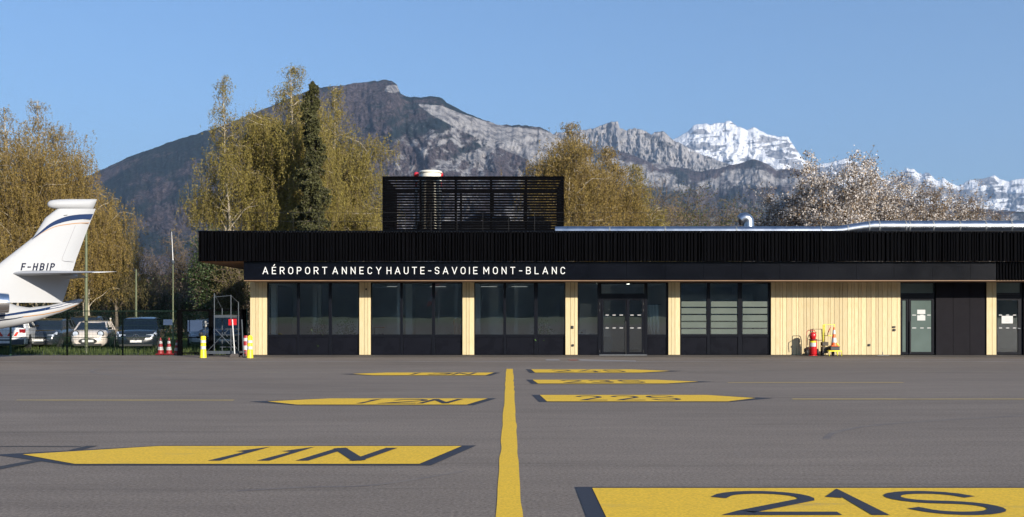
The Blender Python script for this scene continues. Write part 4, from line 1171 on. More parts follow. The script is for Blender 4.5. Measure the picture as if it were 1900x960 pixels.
def branchy(name, px, d, top_py, width_px, label, leafm, seed, nleaf=14000, lsize=.07, bark=None, trunk_f=.25, shape='round', group=None, mat2=None, frac2=0., clump=.35, cat='tree', nb=26, twig_m=None, loc=None, z_floor=.0):
    """broad-leaved or bare tree: trunk > limbs > twigs, leaves or blossom clustered round the twigs"""
    r_ = np.random.default_rng(seed); bark = bark or M_BARK
    X0_, Y0_ = (px-VX)*d/FPX, d
    H = EYE+(HY-top_py)*d/FPX; RW = width_px*d/FPX/2
    root = thing(name, (X0_, Y0_, 0), label, cat, group)
    tr = []; t = np.linspace(0, 1, 12)
    th_ = H*(trunk_f+.35)
    P = np.stack([.15*np.sin(t*4+seed), .15*np.cos(t*3+seed), t*th_], 1); tr.append((P, .02*H*(1-t)**.7+.03))
    limbs = []; twigs = []; ends = []
    for i in range(nb):
        f = trunk_f*.6+(1-trunk_f*.6)*((i+r_.random())/nb)
        b = np.array([np.interp(f*.9, t, P[:, k]) for k in range(3)])
        az = i*2.4+r_.normal()*.3
        zt_ = H*(trunk_f+(1-trunk_f)*r_.uniform(.10, .97)**.75) if shape == 'round' else H*min(f+.15, 1)
        zt_ = max(zt_, b[2]+.1*H*(.2))
        fz_ = (zt_/H-trunk_f)/(1-trunk_f)
        rad = RW*math.sqrt(max(1-((fz_-.40)/.70)**2, .05))*r_.uniform(.45, 1.05)
        e = np.array([math.cos(az)*rad, math.sin(az)*rad, zt_])
        u = np.linspace(0, 1, 9)[:, None]
        Q = b+(e-b)*u+np.array([0,0,1])*(.12*H*np.sin(u*PI))*.5+r_.normal(size=(9, 3))*.02*H*u*(1-u)*4
        limbs.append((Q, (.007*H*(1-u[:, 0])+.010)))
        for j in range(16):
            uu = r_.uniform(.25, 1); q = np.array([np.interp(uu, u[:, 0], Q[:, k]) for k in range(3)])
            dv = r_.normal(size=3); dv[2] = abs(dv[2])*.6+.1; dv /= np.linalg.norm(dv)
            L_ = r_.uniform(.10, .24)*H*.6*(1.1-.3*uu)
            s_ = np.linspace(0, 1, 5)[:, None]
            T_ = q+dv*s_*L_+r_.normal(size=(5, 3))*.04*L_*s_
            twigs.append((T_, .012*(1-s_[:, 0])+.005)); ends.append(T_)
            for k in range(3):
                q2 = T_[r_.integers(1, 5)]; d2 = dv+r_.normal(size=3)*.8; d2 /= np.linalg.norm(d2)
                T2 = q2+d2*s_*L_*.55; twigs.append((T2, .007*(1-s_[:, 0])+.004)); ends.append(T2)
    V, F = tubes_np(tr, 8); np_mesh('trunk', V, F, bark, root, smooth=True)
    V, F = tubes_np(limbs, 5); V2, F2 = tubes_np(twigs, 3)
    np_mesh('limbs', np.concatenate([V, V2]), np.concatenate([F, F2+len(V)]), [bark, twig_m or M_TWIG], root, mi=np.concatenate([np.zeros(len(F)), np.ones(len(F2))]))
    E = np.stack(ends)                       # (n,5,3)
    if nleaf:
        # some clumps thick, others thin
        wgt = r_.uniform(0, 1, len(E))**1.6+.06; wgt /= wgt.sum()
        idx = r_.choice(len(E), nleaf, p=wgt); sg = r_.uniform(0, 4, nleaf); i0 = np.minimum(sg.astype(int), 3); fr = (sg-i0)[:, None]
        C = E[idx, i0]*(1-fr)+E[idx, i0+1]*fr+r_.normal(size=(nleaf, 3))*clump*.4
        C = C[C[:, 2] > z_floor+.15]
        V, F = leaf_quads(C, lsize, asp=1.25, seedr=r_)
        mi = (r_.uniform(size=len(F)) < frac2).astype(int) if mat2 else None
        np_mesh('crown', V, F, [leafm, mat2] if mat2 else leafm, root, mi=mi)
    return root

def spruce(px, d, top_py, wprof, label, seed):
    r_ = np.random.default_rng(seed)
    H = EYE+(HY-top_py)*d/FPX
    root = thing('spruce_tree', ((px-VX)*d/FPX, d, 0), label, 'tree')
    t = np.linspace(0, 1, 12); P = np.stack([.25*(t-1)*0, t*0, t*H*.98], 1)
    V, F = tubes_np([(P, .22*(1-t)+.02)], 8); np_mesh('trunk', V, F, M_BARK, root, smooth=True)
    C = []; limbs = []
    n = 520
    for i in range(n):
        f = .06+.94*(i+r_.random())/n; z = f*H
        env = np.interp(f, [p[0] for p in wprof], [p[1] for p in wprof])*d/FPX
        az = r_.uniform(0, 2*PI); az += .25*math.sin(z*2)
        L_ = env*r_.uniform(.45, 1.25)*(1+.30*math.sin(z*2.1+math.cos(az)*2+1.5*math.sin(z*.7)))
        drop = L_*r_.uniform(.15, .6)
        m = int(40+120*L_)
        u = r_.uniform(.15, 1, m)**.7
        lat = r_.normal(size=m)*.13*L_*(1.2-u*.4)+r_.normal(size=m)*.03
        zz = z-drop*u**1.3+.25*L_*np.maximum(u-.8, 0)-np.abs(r_.normal(size=m))*.16
        C.append(np.stack([math.cos(az)*L_*u-math.sin(az)*lat, math.sin(az)*L_*u+math.cos(az)*lat, zz], 1))
        uu = np.linspace(0, 1, 5)
        limbs.append((np.stack([math.cos(az)*L_*uu, math.sin(az)*L_*uu, z-drop*uu**1.3], 1), .02*(1-uu)+.008))
    V, F = tubes_np(limbs, 4); np_mesh('limbs', V, F, M_BARK, root)
    C = np.concatenate(C); C = C[C[:, 2] > .3]
    V, F = leaf_quads(C, .085, up=.25, asp=1.6, seedr=r_); np_mesh('crown', V, F, M_SPR, root)

# birches at the left edge, behind the jet
birch(-95, 66, 205, 190, 'golden birch cut by the left edge of the view', M_BL2, 100, 1.0, bottom_z=3.0)
birch(15, 64, 200, 190, 'tall golden birch behind the jet fin, farthest left', M_BL2, 101, 1.1, stems=2, bottom_z=3.0)
birch(76, 66, 186, 200, 'tallest golden birch behind the jet tail', M_BL2, 102, 1.3, stems=2, bottom_z=3.0)
birch(152, 68, 290, 130, 'lower golden birch right of the jet tail fin', M_BL2, 103, 1.1, stems=2, wprof=[(0,.6),(.2,.9),(.5,1),(.75,.9),(.9,.6),(1,.15)], bottom_z=3.2)
birch(212, 70, 372, 105, 'dark olive weeping birch right of the jet tailplane', M_BL3, 104, 1.25, trunk_m=M_BARK, wprof=[(0,.7),(.3,1),(.6,1),(.8,.85),(1,.2)], bottom_z=2.2)  # its shade is put into the dark leaf and bark colours
birch(165, 73, 385, 110, 'shaded olive birch behind the jet rudder', M_BL3, 114, 1.2, trunk_m=M_BARK, wprof=[(0,.7),(.3,1),(.6,1),(.8,.85),(1,.2)], bottom_z=2.2)  # shaded by its darker leaf colour, like its neighbour
# middle group
birch(424, 62, 142, 185, 'tall thin topped birch over the left end of the canopy', M_BL1, 105, 1.3, lean=-.012, stems=1, wprof=[(0,.6),(.15,1.0),(.35,1.0),(.5,.95),(.62,.78),(.75,.46),(.88,.26),(1,.08)], bottom_z=6.2)
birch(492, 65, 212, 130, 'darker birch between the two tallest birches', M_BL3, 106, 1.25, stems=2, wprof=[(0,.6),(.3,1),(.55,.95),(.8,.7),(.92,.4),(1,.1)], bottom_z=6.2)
birch(545, 63, 124, 175, 'tallest birch left of the dark spruce', M_BL1, 107, 1.5, stems=3, wprof=[(0,.5),(.3,.85),(.55,.9),(.72,.85),(.85,.78),(.93,.6),(1,.2)], bottom_z=6.2)
birch(622, 68, 160, 190, 'golden green birch right of the dark spruce', M_BL1, 108, 1.5, lean=.006, stems=3, wprof=[(0,.8),(.2,1),(.4,.9),(.6,.72),(.8,.5),(.92,.3),(1,.08)], bottom_z=6.2)
birch(672, 64, 395, 110, 'low spreading birch left of the louvred roof screen', M_BL1, 109, 1.4, lean=.03, wprof=[(0,.7),(.5,1),(.8,.9),(1,.3)], bottom_z=6.2)
spruce(580, 58.5, 150, [(0,46),(.25,44),(.45,38),(.6,27),(.72,19),(.86,17),(.94,13),(.985,9),(1,3)], 'tall dark narrow spruce among the birches', 110)
# right of the louvred screen
birch(1064, 62, 228, 165, 'ochre birch directly right of the louvred roof screen', M_BL2, 120, 1.5, stems=2, wprof=[(0,.7),(.3,1),(.55,.95),(.75,.9),(.9,.55),(1,.15)], bottom_z=5.0)
birch(1128, 64, 274, 135, 'ochre birch second from the louvred roof screen', M_BL2, 121, 1.5, stems=2, lean=.006, wprof=[(0,.7),(.3,1),(.6,.95),(.8,.8),(.92,.55),(1,.15)], bottom_z=5.0)
birch(1183, 66, 306, 110, 'lower leaning birch third from the louvred roof screen', M_BL1, 122, 1.4, stems=2, lean=.012, wprof=[(0,.8),(.4,1),(.7,.7),(.9,.35),(1,.1)], bottom_z=5.0)
# low mixed trees
G2 = 'low trees behind the roof duct'
branchy('bare_tree', 1222, 76, 325, 120, 'brown budding tree right of the birches', M_BL3, 130, 5000, .06, group=G2, clump=.5)
branchy('budding_tree', 1262, 80, 345, 110, 'greenish budding tree behind the roof duct', M_GRN, 131, 12000, .075, group=G2, clump=.6, mat2=M_BL3, frac2=.6)
branchy('bare_tree', 1305, 84, 362, 100, 'bare brown tree between two green trees behind the duct', M_BL3, 132, 4000, .06, group=G2, clump=.5)
branchy('budding_tree', 1345, 86, 362, 100, 'green budding tree left of the cherry blossom', M_GRN, 133, 9000, .075, group=G2, clump=.6, mat2=M_BL3, frac2=.65)
branchy('budding_tree', 1385, 88, 372, 90, 'low green tree touching the blossoming cherry', M_GRN, 134, 8000, .075, group=G2, clump=.6, mat2=M_TWIG, frac2=.5)
branchy('leafy_bush', 1318, 66, 405, 75, 'bright green bush just above the roof edge', M_GRN, 135, 8000, .075, group=G2, clump=.5)
branchy('bare_tree', 1240, 70, 385, 80, 'low brown twiggy tree just above the roof duct', M_BL2, 136, 6000, .06, group=G2, clump=.5)
# cherries
G3 = 'blossoming cherries behind the terminal'
CH = dict(mat2=M_BLOB, frac2=.27, clump=.36, group=G3, nb=52, trunk_f=.12)
branchy('cherry_tree', 1548, 60, 290, 235, 'largest white blossoming cherry, highest crown', M_BLOS, 140, 70000, .085, **CH)
branchy('cherry_tree', 1448, 62, 352, 130, 'white and bronze cherry left of the largest cherry', M_BLOS, 141, 36000, .08, **{**CH, 'frac2': .35})
branchy('cherry_tree', 1645, 64, 322, 150, 'white cherry right of the largest cherry', M_BLOS, 142, 42000, .08, **CH)
branchy('cherry_tree', 1725, 66, 336, 120, 'bronze tinged cherry before the far snow peak', M_BLOS, 143, 30000, .08, **{**CH, 'frac2': .4})
branchy('cherry_tree', 1800, 68, 362, 110, 'low bronze cherry near the right edge', M_BLOS, 144, 22000, .08, **{**CH, 'frac2': .5})
branchy('cherry_tree', 1862, 70, 388, 70, 'smallest cherry farthest right above the duct', M_BLOS, 145, 5000, .08, **{**CH, 'frac2': .5})
# undergrowth behind the car park
G4 = 'trees behind the car park'
rows_ = [
 ('bare_tree', 300, 88, 455, 120, 'bare brown tree left of the thin white lamp post', M_BL3, 3500, .06, M_BARK),
 ('bare_tree', 345, 84, 420, 110, 'tall bare tree left of the canopy corner', M_BL2, 4500, .06, M_BARK),
 ('ivy_tree', 392, 60, 436, 70, 'ivy covered tree under the canopy overhang', M_IVY, 18000, .08, M_BARK),
 ('ivy_tree', 438, 59, 470, 95, 'dark weeping tree behind the canopy corner', M_BL3, 12000, .07, M_BARK),
 ('leafy_bush', 350, 80, 535, 90, 'green bush behind the black gate', M_IVY, 9000, .08, M_BARK),
 ('leafy_bush', 405, 82, 540, 90, 'green bush behind the steel access stairs', M_GRN, 9000, .08, M_BARK),
 ('leafy_bush', 290, 84, 540, 90, 'olive bush behind the dark car with the star badge', M_IVY, 8000, .08, M_BARK),
 ('leafy_bush', 235, 86, 535, 90, 'brown and green bush behind the white small car', M_BL3, 7000, .08, M_BARK),
 ('leafy_bush', 175, 84, 530, 100, 'dark bush behind the lamp post by the jet', M_IVY, 9000, .08, M_BARK),
 ('leafy_bush', 115, 86, 540, 100, 'dark bush behind the jet tail cone', M_IVY, 9000, .08, M_BARK),
 ('leafy_bush', 50, 86, 540, 110, 'dark bush hidden partly by the jet tail', M_IVY, 7000, .08, M_BARK),
 ('leafy_bush', -20, 86, 540, 110, 'dark bush at the far left edge', M_IVY, 7000, .08, M_BARK),
 ('bare_tree', 255, 80, 495, 90, 'slender brown tree behind the parked cars', M_BL3, 4500, .06, M_BARK),
]
for k, (nm, px, d, ty, wd, lb, lm, nl, ls, bk) in enumerate(rows_):
    branchy(nm, px, d, ty, wd, lb, lm, 200+k, nl, ls, bark=bk, group=G4, clump=.5, trunk_f=.05 if 'bush' in nm else .15, mat2=M_TWIG if 'bush' in nm else None, frac2=.35)
# far hedge-like woodland closing the view (reads as one mass)
r_ = np.random.default_rng(5)
n = 170000
xs_ = r_.uniform(-75, 60, n); ys_ = r_.uniform(96, 118, n)
ht = 3.2+3.4*vnoise(xs_/7., ys_/9., 3)+1.6*vnoise(xs_/2.2, ys_/3., 8)
zs_ = r_.uniform(0, 1, n)**.8*ht
V, F = leaf_quads(np.stack([xs_, ys_, zs_], 1), .20, seedr=r_)
o = np_mesh('woodland', V, F, [M_IVY, M_TWIG, M_BL3], mi=(vnoise(xs_/3., ys_/4.+zs_/2., 21)*2.99).astype(int))
tag(o, kind='stuff', label='tangled brown and green woodland edge far behind the car park', cat='woodland')
# grass tufts of the meadow behind the fence
n = 60000
xs_ = r_.uniform(-48, -4, n); ys_ = 44.2+(r_.uniform(0, 1, n)**1.4)*48
C = np.stack([xs_, ys_, np.full(n, .03)], 1); a_ = r_.uniform(0, 2*PI, n); hgt_ = r_.uniform(.05, .17, n)*(1+.8*vnoise(xs_/2., ys_/2., 3)); wd_ = .018+.03*(ys_-44)/48
e = np.stack([np.cos(a_), np.sin(a_), a_*0], 1)*wd_[:, None]
tip = C+np.stack([r_.normal(size=n)*.03, r_.normal(size=n)*.03, hgt_], 1); C[:, 2] -= .07
V = np.stack([C-e, C+e, tip], 1).reshape(-1, 3); F = np.arange(n*3).reshape(n, 3)
o = np_mesh('grass', V, F, mat('grass blades', (.075,.105,.022), .7, island=.4, trans=.3))
tag(o, kind='stuff', label='short green grass round the parked cars', cat='grass')
# ------------------------------------------------------------------ the jet's tail
DJ = 39.0; YAW = R(31); TY = math.tan(YAW); XREF = (130-VX)*DJ/FPX
NX, NY = math.sin(YAW), -math.cos(YAW)          # sideways towards the apron
def jy(px): return (DJ-XREF*TY)/(1-TY*(px-VX)/FPX)
def JP(px, py, lat=0., dz=0.):
    y = jy(px); return ((px-VX)*y/FPX+lat*NX, y+lat*NY, EYE+(HY-py)*y/FPX+dz)
def js(px): return jy(px)/FPX
M_JW = mat('glossy white aircraft paint', (.355,.362,.375), .5, spec=.2, coat=.0, var=.02, vscale=1)
M_JB = mat('deep blue aircraft stripe', (.006,.022,.075), .6, spec=.1, coat=.0)
M_JG = mat('gold aircraft stripe', (.36,.18,.06), .6, spec=.1)
M_JK = mat('navy registration letters', (.008,.012,.03), .7, spec=.05)
M_CHR = mat('polished engine lip', (.75,.75,.76), .15, metal=1.)
J = thing('business_jet', (0, 0, 0), 'white business jet tail with blue stripe and registration F-HBIP', 'aircraft')
top_l = [(-1000,588),(-960,570),(-900,545),(-820,524),(-300,512),(-120,515),(-60,530),(0,556),(30,567),(53,571),(90,567),(117,561),(140,556),(149,554),(153,556)]
bot_l = [(-1000,592),(-960,604),(-900,614),(-820,622),(-300,626),(-120,622),(0,611),(30,605),(53,600),(90,588),(117,579),(140,569),(149,563),(153,559)]
def fus(px):
    t_ = np.interp(px, [p[0] for p in top_l], [p[1] for p in top_l]); b_ = np.interp(px, [p[0] for p in bot_l], [p[1] for p in bot_l])
    return (t_+b_)/2, (b_-t_)/2
rings = []
for px in list(np.linspace(-1000,-820,14))+list(np.linspace(-760,-140,12))+list(np.linspace(-110,153,44)):
    c, a = fus(px); a = max(a, .8)*js(px)
    rings.append([JP(px, c, a*.98*math.cos(t), a*math.sin(t)) for t in [2*PI*k/40 for k in range(40)]])
mb = MB(); mb.loft(rings); mb.build('fuselage', M_JW, J, smooth='all')
FT = .13
le = [(388,106),(403,85),(443,60),(471,21),(489,0),(520,-42),(545,-80),(562,-110)]
te = [(388,177.5),(416,166),(450,153),(481,141.5),(519,130),(559,117),(566,114)]
rings = []
for py in (388,395,405,420,440,460,480,500,520,540,562):
    a = np.interp(py, [p[0] for p in le], [p[1] for p in le]); b = np.interp(py, [p[0] for p in te], [p[1] for p in te])
    prof = [(0,0),(.01,.35),(.04,.75),(.10,1),(.5,1),(.80,1),(.92,.6),(1,.08)]
    def qz(px): # keep each row level
        z = EYE+(HY-py)*js(130); p = JP(px, py); return z
    ring = []
    for sgn, pr in ((1, prof), (-1, prof[::-1][:-1])):
        for u, v in pr:
            px = a+(b-a)*u; ring.append(JP(px, py, sgn*FT*v))
    rings.append(ring)
mb = MB(); mb.loft(rings); fin = mb.build('fin', M_JW, J, smooth=True)
FS = FT+.004
# px of a point lying on the near skin rather than on the centre plane
def SK(px, py, lift=0.):
    l = FT+.004+lift
    # solve centre-plane px so that the lifted point projects at px, py
    q = px
    for _ in range(4):
        p = JP(q, py, l); q += px-(VX+p[0]*FPX/p[1])
    p = JP(q, py, l); z = EYE+(HY-py)*p[1]/FPX
    return (p[0], p[1], z)
def fstrip(name, up, lo, m, lift=.0):
    mb = MB(); n = len(up)
    mb.add([SK(p[0], p[1], lift) for p in up]+[SK(p[0], p[1], lift) for p in lo], [(i,i+1,n+i+1,n+i) for i in range(n-1)])
    return mb.build(name, m, fin)
def crv(pts, n=24):
    P = [Vector(p) for p in pts]; Q = []
    for i in range(len(P)-1):
        p0, p1, p2, p3 = P[max(i-1,0)], P[i], P[i+1], P[min(i+2,len(P)-1)]
        for k in range(8):
            t = k/8; Q.append(tuple(.5*((2*p1)+(p2-p0)*t+(2*p0-5*p1+4*p2-p3)*t*t+(3*p1-p0-3*p2+p3)*t**3)))
    Q.append(tuple(P[-1])); return Q
fstrip('blue_swoosh', crv([(59.5,443.5),(75,430),(95,414),(120,403),(145,398.5),(173,397.3)]), crv([(59.5,444.5),(78,432),(98,419.5),(122,411.5),(146,407.8),(169,406.6)]), M_JB)
fstrip('gold_swoosh', crv([(66,440.5),(85,428),(105,419.5),(125,416),(145,413.8),(166,413.2)]), crv([(65,441.3),(85,429),(105,420.8),(125,417.4),(145,415.2),(165.5,414.5)]), M_JG)
mb = MB()
Lf, Rt = stroke_polys([(140,418.5),(116,478),(115,483),(120,485),(138,485)], .7, ext=False)
mb.add([SK(p.x, p.y) for p in Lf]+[SK(p.x, p.y) for p in Rt], [(i,i+1,len(Lf)+i+1,len(Lf)+i) for i in range(len(Lf)-1)])
mb.build('rudder_seam', mat('thin panel seam', (.20,.20,.21), .6), fin)
# registration, italic (laid out in photo pixels on the skin)
hl = 11.2; ws = {'F':.46,'-':.34,'H':.56,'B':.54,'I':.001,'P':.52}; reg = 'F-HBIP'
tot = sum(ws[c]*hl for c in reg); xa_, xb_ = 39.5, 99; gp = (xb_-xa_-tot)/5; x = xa_; items = []
for c in reg: items.append((c, x, max(ws[c]*hl, .001), hl)); x += ws[c]*hl+gp
mb = MB(); lettering(mb, items, 2.5, lambda x, y, k: SK(x+y*.22, 501-y, k), .0, .0012)
mb.build('registration_letters', M_JK, fin)['label'] = 'dark italic letters F-HBIP'
mb = MB(); mb.tube([SK(118,400.3), SK(125,399.4)], .012, 6); mb.build('small_probe', M_DARK, fin)
# cap fairing on top of the fin
rings = []
for px, tp, bt, wy in ((88,379,380,.01),(89,375.5,383,.07),(92,373,385.5,.12),(98,371.5,387,.16),(110,370.3,388.5,.18),(135,369.8,389,.18),(165,369.8,388.8,.14),(176,370,388.5,.07)):
    c, a = (tp+bt)/2, (bt-tp)/2
    rings.append([JP(px+(3.8*math.sin(t) if px > 150 else 0), c, wy*math.cos(t), a*js(px)*math.sin(t)) for t in [2*PI*k/24 for k in range(24)]])
mb = MB(); mb.loft(rings); mb.build('fin_cap', M_JW, J, smooth='all')
# tailplanes: swept back, drooping outwards
rl = Vector(JP(20, 508)); rt = Vector(JP(143, 505)); AX = Vector((math.cos(YAW), math.sin(YAW), 0)); LT = Vector((NX, NY, 0))
for s in (1, -1):
    rings = []
    for u in np.linspace(0, 1, 8):
        a = rl+AX*(u*2.30)+LT*s*(.05+3.3*u)+Vector((0,0,-.02*u)); b = rt+AX*(u*.88)+LT*s*(.05+3.3*u)+Vector((0,0,-.42*u)); a.z = rl.z*(1-u)+3.20*u; b.z = rt.z*(1-u)+3.25*u
        th2 = .10*(1-.8*u); ring = []
        for p, q in [(0,0),(.04,.6),(.2,1),(.5,.85),(1,.05)]: ring.append(tuple(a+(b-a)*p+Vector((0,0,th2*q))))
        for p, q in [(.5,.85),(.2,1),(.04,.6)]: ring.append(tuple(a+(b-a)*p-Vector((0,0,th2*q))))
        rings.append(ring)
    mb = MB(); mb.loft(rings); mb.build('tailplane', M_JW, J, smooth=True)
rings = []
for px, r_ in ((104,.01),(110,.07),(125,.12),(135,.11),(142,.06),(144,.01)):
    rings.append([JP(px, 512.5, r_*1.4*math.cos(t), r_*math.sin(t)) for t in [2*PI*k/14 for k in range(14)]])
mb = MB(); mb.loft(rings); mb.build('tail_fairing', M_JW, J, smooth='all')
def fus_strip(name, l0, m, wd, off=1.012):
    mb = MB(); up, lo = [], []
    for px in np.linspace(l0[0][0], l0[-1][0], 90):
        yc = np.interp(px, [p[0] for p in l0], [p[1] for p in l0]); ww = np.interp(px, [p[0] for p in wd], [p[1] for p in wd])
        c, a = fus(px); k = js(px)
        for arr, yy in ((up, yc-ww/2), (lo, yc+ww/2)):
            q = max(min((yy-c)/a, .985), -.985); arr.append(JP(px, c, a*k*.98*math.sqrt(1-q*q)*off+.004, -a*k*q*off))
    n = len(up); mb.add(up+lo, [(i,i+1,n+i+1,n+i) for i in range(n-1)])
    mb.build(name, m, J, smooth='all')
fus_strip('blue_stripe', [(-700,592),(-120,594),(0,586.5),(40,580.5),(71,576.2),(110,568.5),(150,556.8)], M_JB, [(-700,3),(0,3.6),(100,5),(150,5.5)])
fus_strip('dark_stripe', [(-700,600),(-120,601),(0,594.2),(25,591.5),(42,588)], M_JK, [(-700,3),(0,2.6),(42,1.2)])
fus_strip('gold_stripe', [(40,588.5),(80,583.5),(110,577.5),(150,563.5)], M_JG, [(40,1.6),(150,1.6)])
# engines, wings, undercarriage (mostly beyond the left edge)
def jlathe(prof, lat, py, n=32, cap=False):
    """prof: (radius, px); axis along the jet"""
    c0 = Vector(JP(0, py)); z0 = c0.z; rings = []
    for r_, px in prof:
        c = Vector(JP(px, py, lat)); c.z = z0
        rings.append([tuple(c+LT*r_*math.cos(t)+Vector((0,0,r_*math.sin(t)))) for t in [2*PI*k/n for k in range(n)]])
    q = MB(); q.loft(rings, cap=cap); return q
for s in (1, -1):
    lat = s*1.12; sh = -6 if s > 0 else 6
    P8 = lambda pr: [(r_, px+sh) for r_, px in pr]
    en = jlathe(P8([(.28,-190),(.40,-178),(.47,-140),(.46,-70),(.38,-2),(.365,-1.5),(.34,-20)]), lat, 563).build('engine', M_JW, J, smooth=True)
    jlathe(P8([(.375,-2),(.36,14),(.35,16.5),(.335,15),(.33,-10)]), lat, 563).build('exhaust_ring', M_CHR, en, smooth=True)
    jlathe(P8([(.33,-12),(.14,-11),(.02,10)]), lat, 563, cap=True).build('exhaust_core', M_DARK, en, smooth=True)
    mb = MB(); c = Vector(JP(-90, 563)); mb.bar(c+LT*s*.5, c+LT*s*1.1, 1.6, .10, up=(0,0,1)); mb.build('pylon', M_JW, J)
    rings = []
    for u, xo, xl, zz in ((0,0,2.9,1.05),(1,3.2,1.0,1.6)):
        c = Vector(JP(-480, 600, s*(.3+7.2*u)))+AX*xo; tk = .14*(1-.7*u); c.z = zz
        rings.append([tuple(c), tuple(c+AX*.3*xl+Vector((0,0,tk))), tuple(c+AX*xl), tuple(c+AX*.3*xl-Vector((0,0,tk)))])
    mb = MB(); mb.loft(rings); mb.build('wing', M_JW, J)
    c = Vector(JP(-400, 600, s*1.3)); mb = MB(); mb.tube([(c.x,c.y,1.1),(c.x,c.y,.3)], .07, 8); lg = mb.build('gear_leg', M_STEEL, J)
    mb = MB(); c.z = .3; mb.tube([c-LT*.1, c+LT*.1], .3, 20); mb.build('wheel', M_DARK, lg)
c = Vector(JP(-900, 600)); mb = MB(); mb.tube([(c.x,c.y,1.3),(c.x,c.y,.22)], .05, 8); lg = mb.build('gear_leg', M_STEEL, J)
mb = MB(); c.z = .22; mb.tube([c-LT*.07, c+LT*.07], .22, 20); mb.build('wheel', M_DARK, lg)

# ------------------------------------------------------------------ fence, gate, signs
M_WIRE = mat('dark green fence wire', (.010,.024,.018), .6, spec=.1)
M_GATE = mat('black gate steel', (.0015,.0015,.0018), .8, spec=.03)
YFN = 43.75; kf = YFN/FPX; ffx = lambda px: (px-VX)*kf; ffz = lambda py: EYE+(HY-py)*kf
zt_f = ffz(576)
FN = thing('mesh_fence', (0,0,0), 'green wire mesh fence panels on posts before the car park', 'fence')
mb = MB(); x = ffx(-420)
while x < ffx(330): mb.box(x-.003, x+.003, YFN-.003, YFN+.003, .03, zt_f); x += .06
for i in range(10): mb.box(ffx(-420), ffx(330), YFN-.012, YFN-.005, .05+i*.2, .058+i*.2)
for z in (zt_f-.03, ffz(626.5)): mb.box(ffx(-420), ffx(330), YFN-.018, YFN+.005, z-.012, z+.012)
mb.build('mesh_panel', M_WIRE, FN)
for px in (-330,-220,-95,19,124,227):
    mb = MB(); mb.box(ffx(px)-.03, ffx(px)+.03, YFN+.006, YFN+.066, -.1, zt_f+.04); mb.build('post', M_GREENP if px < 100 else M_GATE, FN)
GT = thing('black_gate', (0,0,0), 'black steel gate with thick posts beside the terminal', 'gate')
for a, b in ((330,338),(388,395),(446,456)):
    mb = MB(); mb.box(ffx(a), ffx(b), YFN-.08, YFN+.08, -.1, ffz(574.5)); mb.build('gate_post', M_GATE, GT, bevel=.01)
mb = MB(); mb.box(ffx(338)+.001, ffx(388)-.001, YFN-.04, YFN+.04, ffz(577.5), ffz(574)); mb.box(ffx(395)+.001, ffx(446)-.001, YFN-.04, YFN+.04, ffz(577.5), ffz(574))
mb.box(ffx(338)+.001, ffx(388)-.001, YFN-.03, YFN+.03, ffz(627.5), ffz(625.8)); mb.box(ffx(338)+.001, ffx(388)-.001, YFN-.03, YFN+.03, .05, .1)
mb.box(ffx(395)+.001, ffx(446)-.001, YFN-.03, YFN+.03, .05, .1); mb.build('gate_frame', M_GATE, GT)
mb = MB(); x = ffx(338)+.04
while x < ffx(446):
    if not (ffx(388) < x < ffx(395)): mb.box(x-.003, x+.003, YFN-.003, YFN+.003, .1, zt_f-.02)
    x += .06
mb.build('gate_mesh', M_WIRE, GT)
F2 = thing('green_panel_fence', (0,0,0), 'short green fence piece between the gate and the timber wall', 'fence')
mb = MB(); mb.tube([(ffx(457.5), YFN+.05, 0),(ffx(457.5), YFN+.05, ffz(572))], .025, 8); mb.build('post', M_GREENP, F2)
mb = MB()
for py in (573, 619): mb.box(ffx(458.5), ffx(466), YFN+.03, YFN+.05, ffz(py+.5), ffz(py-.3))
x = ffx(459)
while x < ffx(465): mb.box(x-.003, x+.003, YFN+.035, YFN+.041, .05, ffz(573)); x += .05
mb.build('mesh_panel', M_WIRE, F2)
for x0_, x1_, y0_, y1_, lb in ((348.5,376,594.5,615.5,'larger blue grey sign panel on the gate mesh'), (303.5,320.5,593,603.5,'smaller blue grey sign panel on the fence mesh')):
    S_ = thing('sign_panel', (ffx((x0_+x1_)/2), YFN-.03, ffz((y0_+y1_)/2)), lb, 'sign', 'blank blue sign panels on the fence')
    w2, h2 = (x1_-x0_)*kf/2, (y1_-y0_)*kf/2
    mb = MB(); mb.box(-w2, w2, -.012, 0, -h2, h2); mb.build('plate', M_BLUES, S_, bevel=.01)
    mb = MB()
    for sx in (-1, 1):
        for sz in (-1, 1): mb.lathe([(.012,-.016),(.012,-.0125)], (sx*(w2-.04), 0, sz*(h2-.04)), 8, 'y')
    mb.build('bolt', M_STEEL, S_)
# small white device on a post behind the gate
dv = thing('white_device', (ffx(381)*1.02, 44.6, 0), 'small white sensor head on a thin post behind the gate', 'sensor')
k = 44.6/FPX; zz = lambda py: EYE+(HY-py)*k
mb = MB(); mb.tube([(0,0,-.05),(0,0,zz(606))], .012, 6); mb.build('post', M_GREY, dv)
mb = MB(); mb.lathe([(.05,zz(607)),(.08,zz(605)),(.08,zz(602.5)),(.05,zz(601.5))], n=12); mb.box(-.13,.13,-.02,.02,zz(600.6),zz(599.9)); mb.box(-.05,.05,-.02,.02,zz(599),zz(596)); mb.build('head', M_WPLAS, dv)

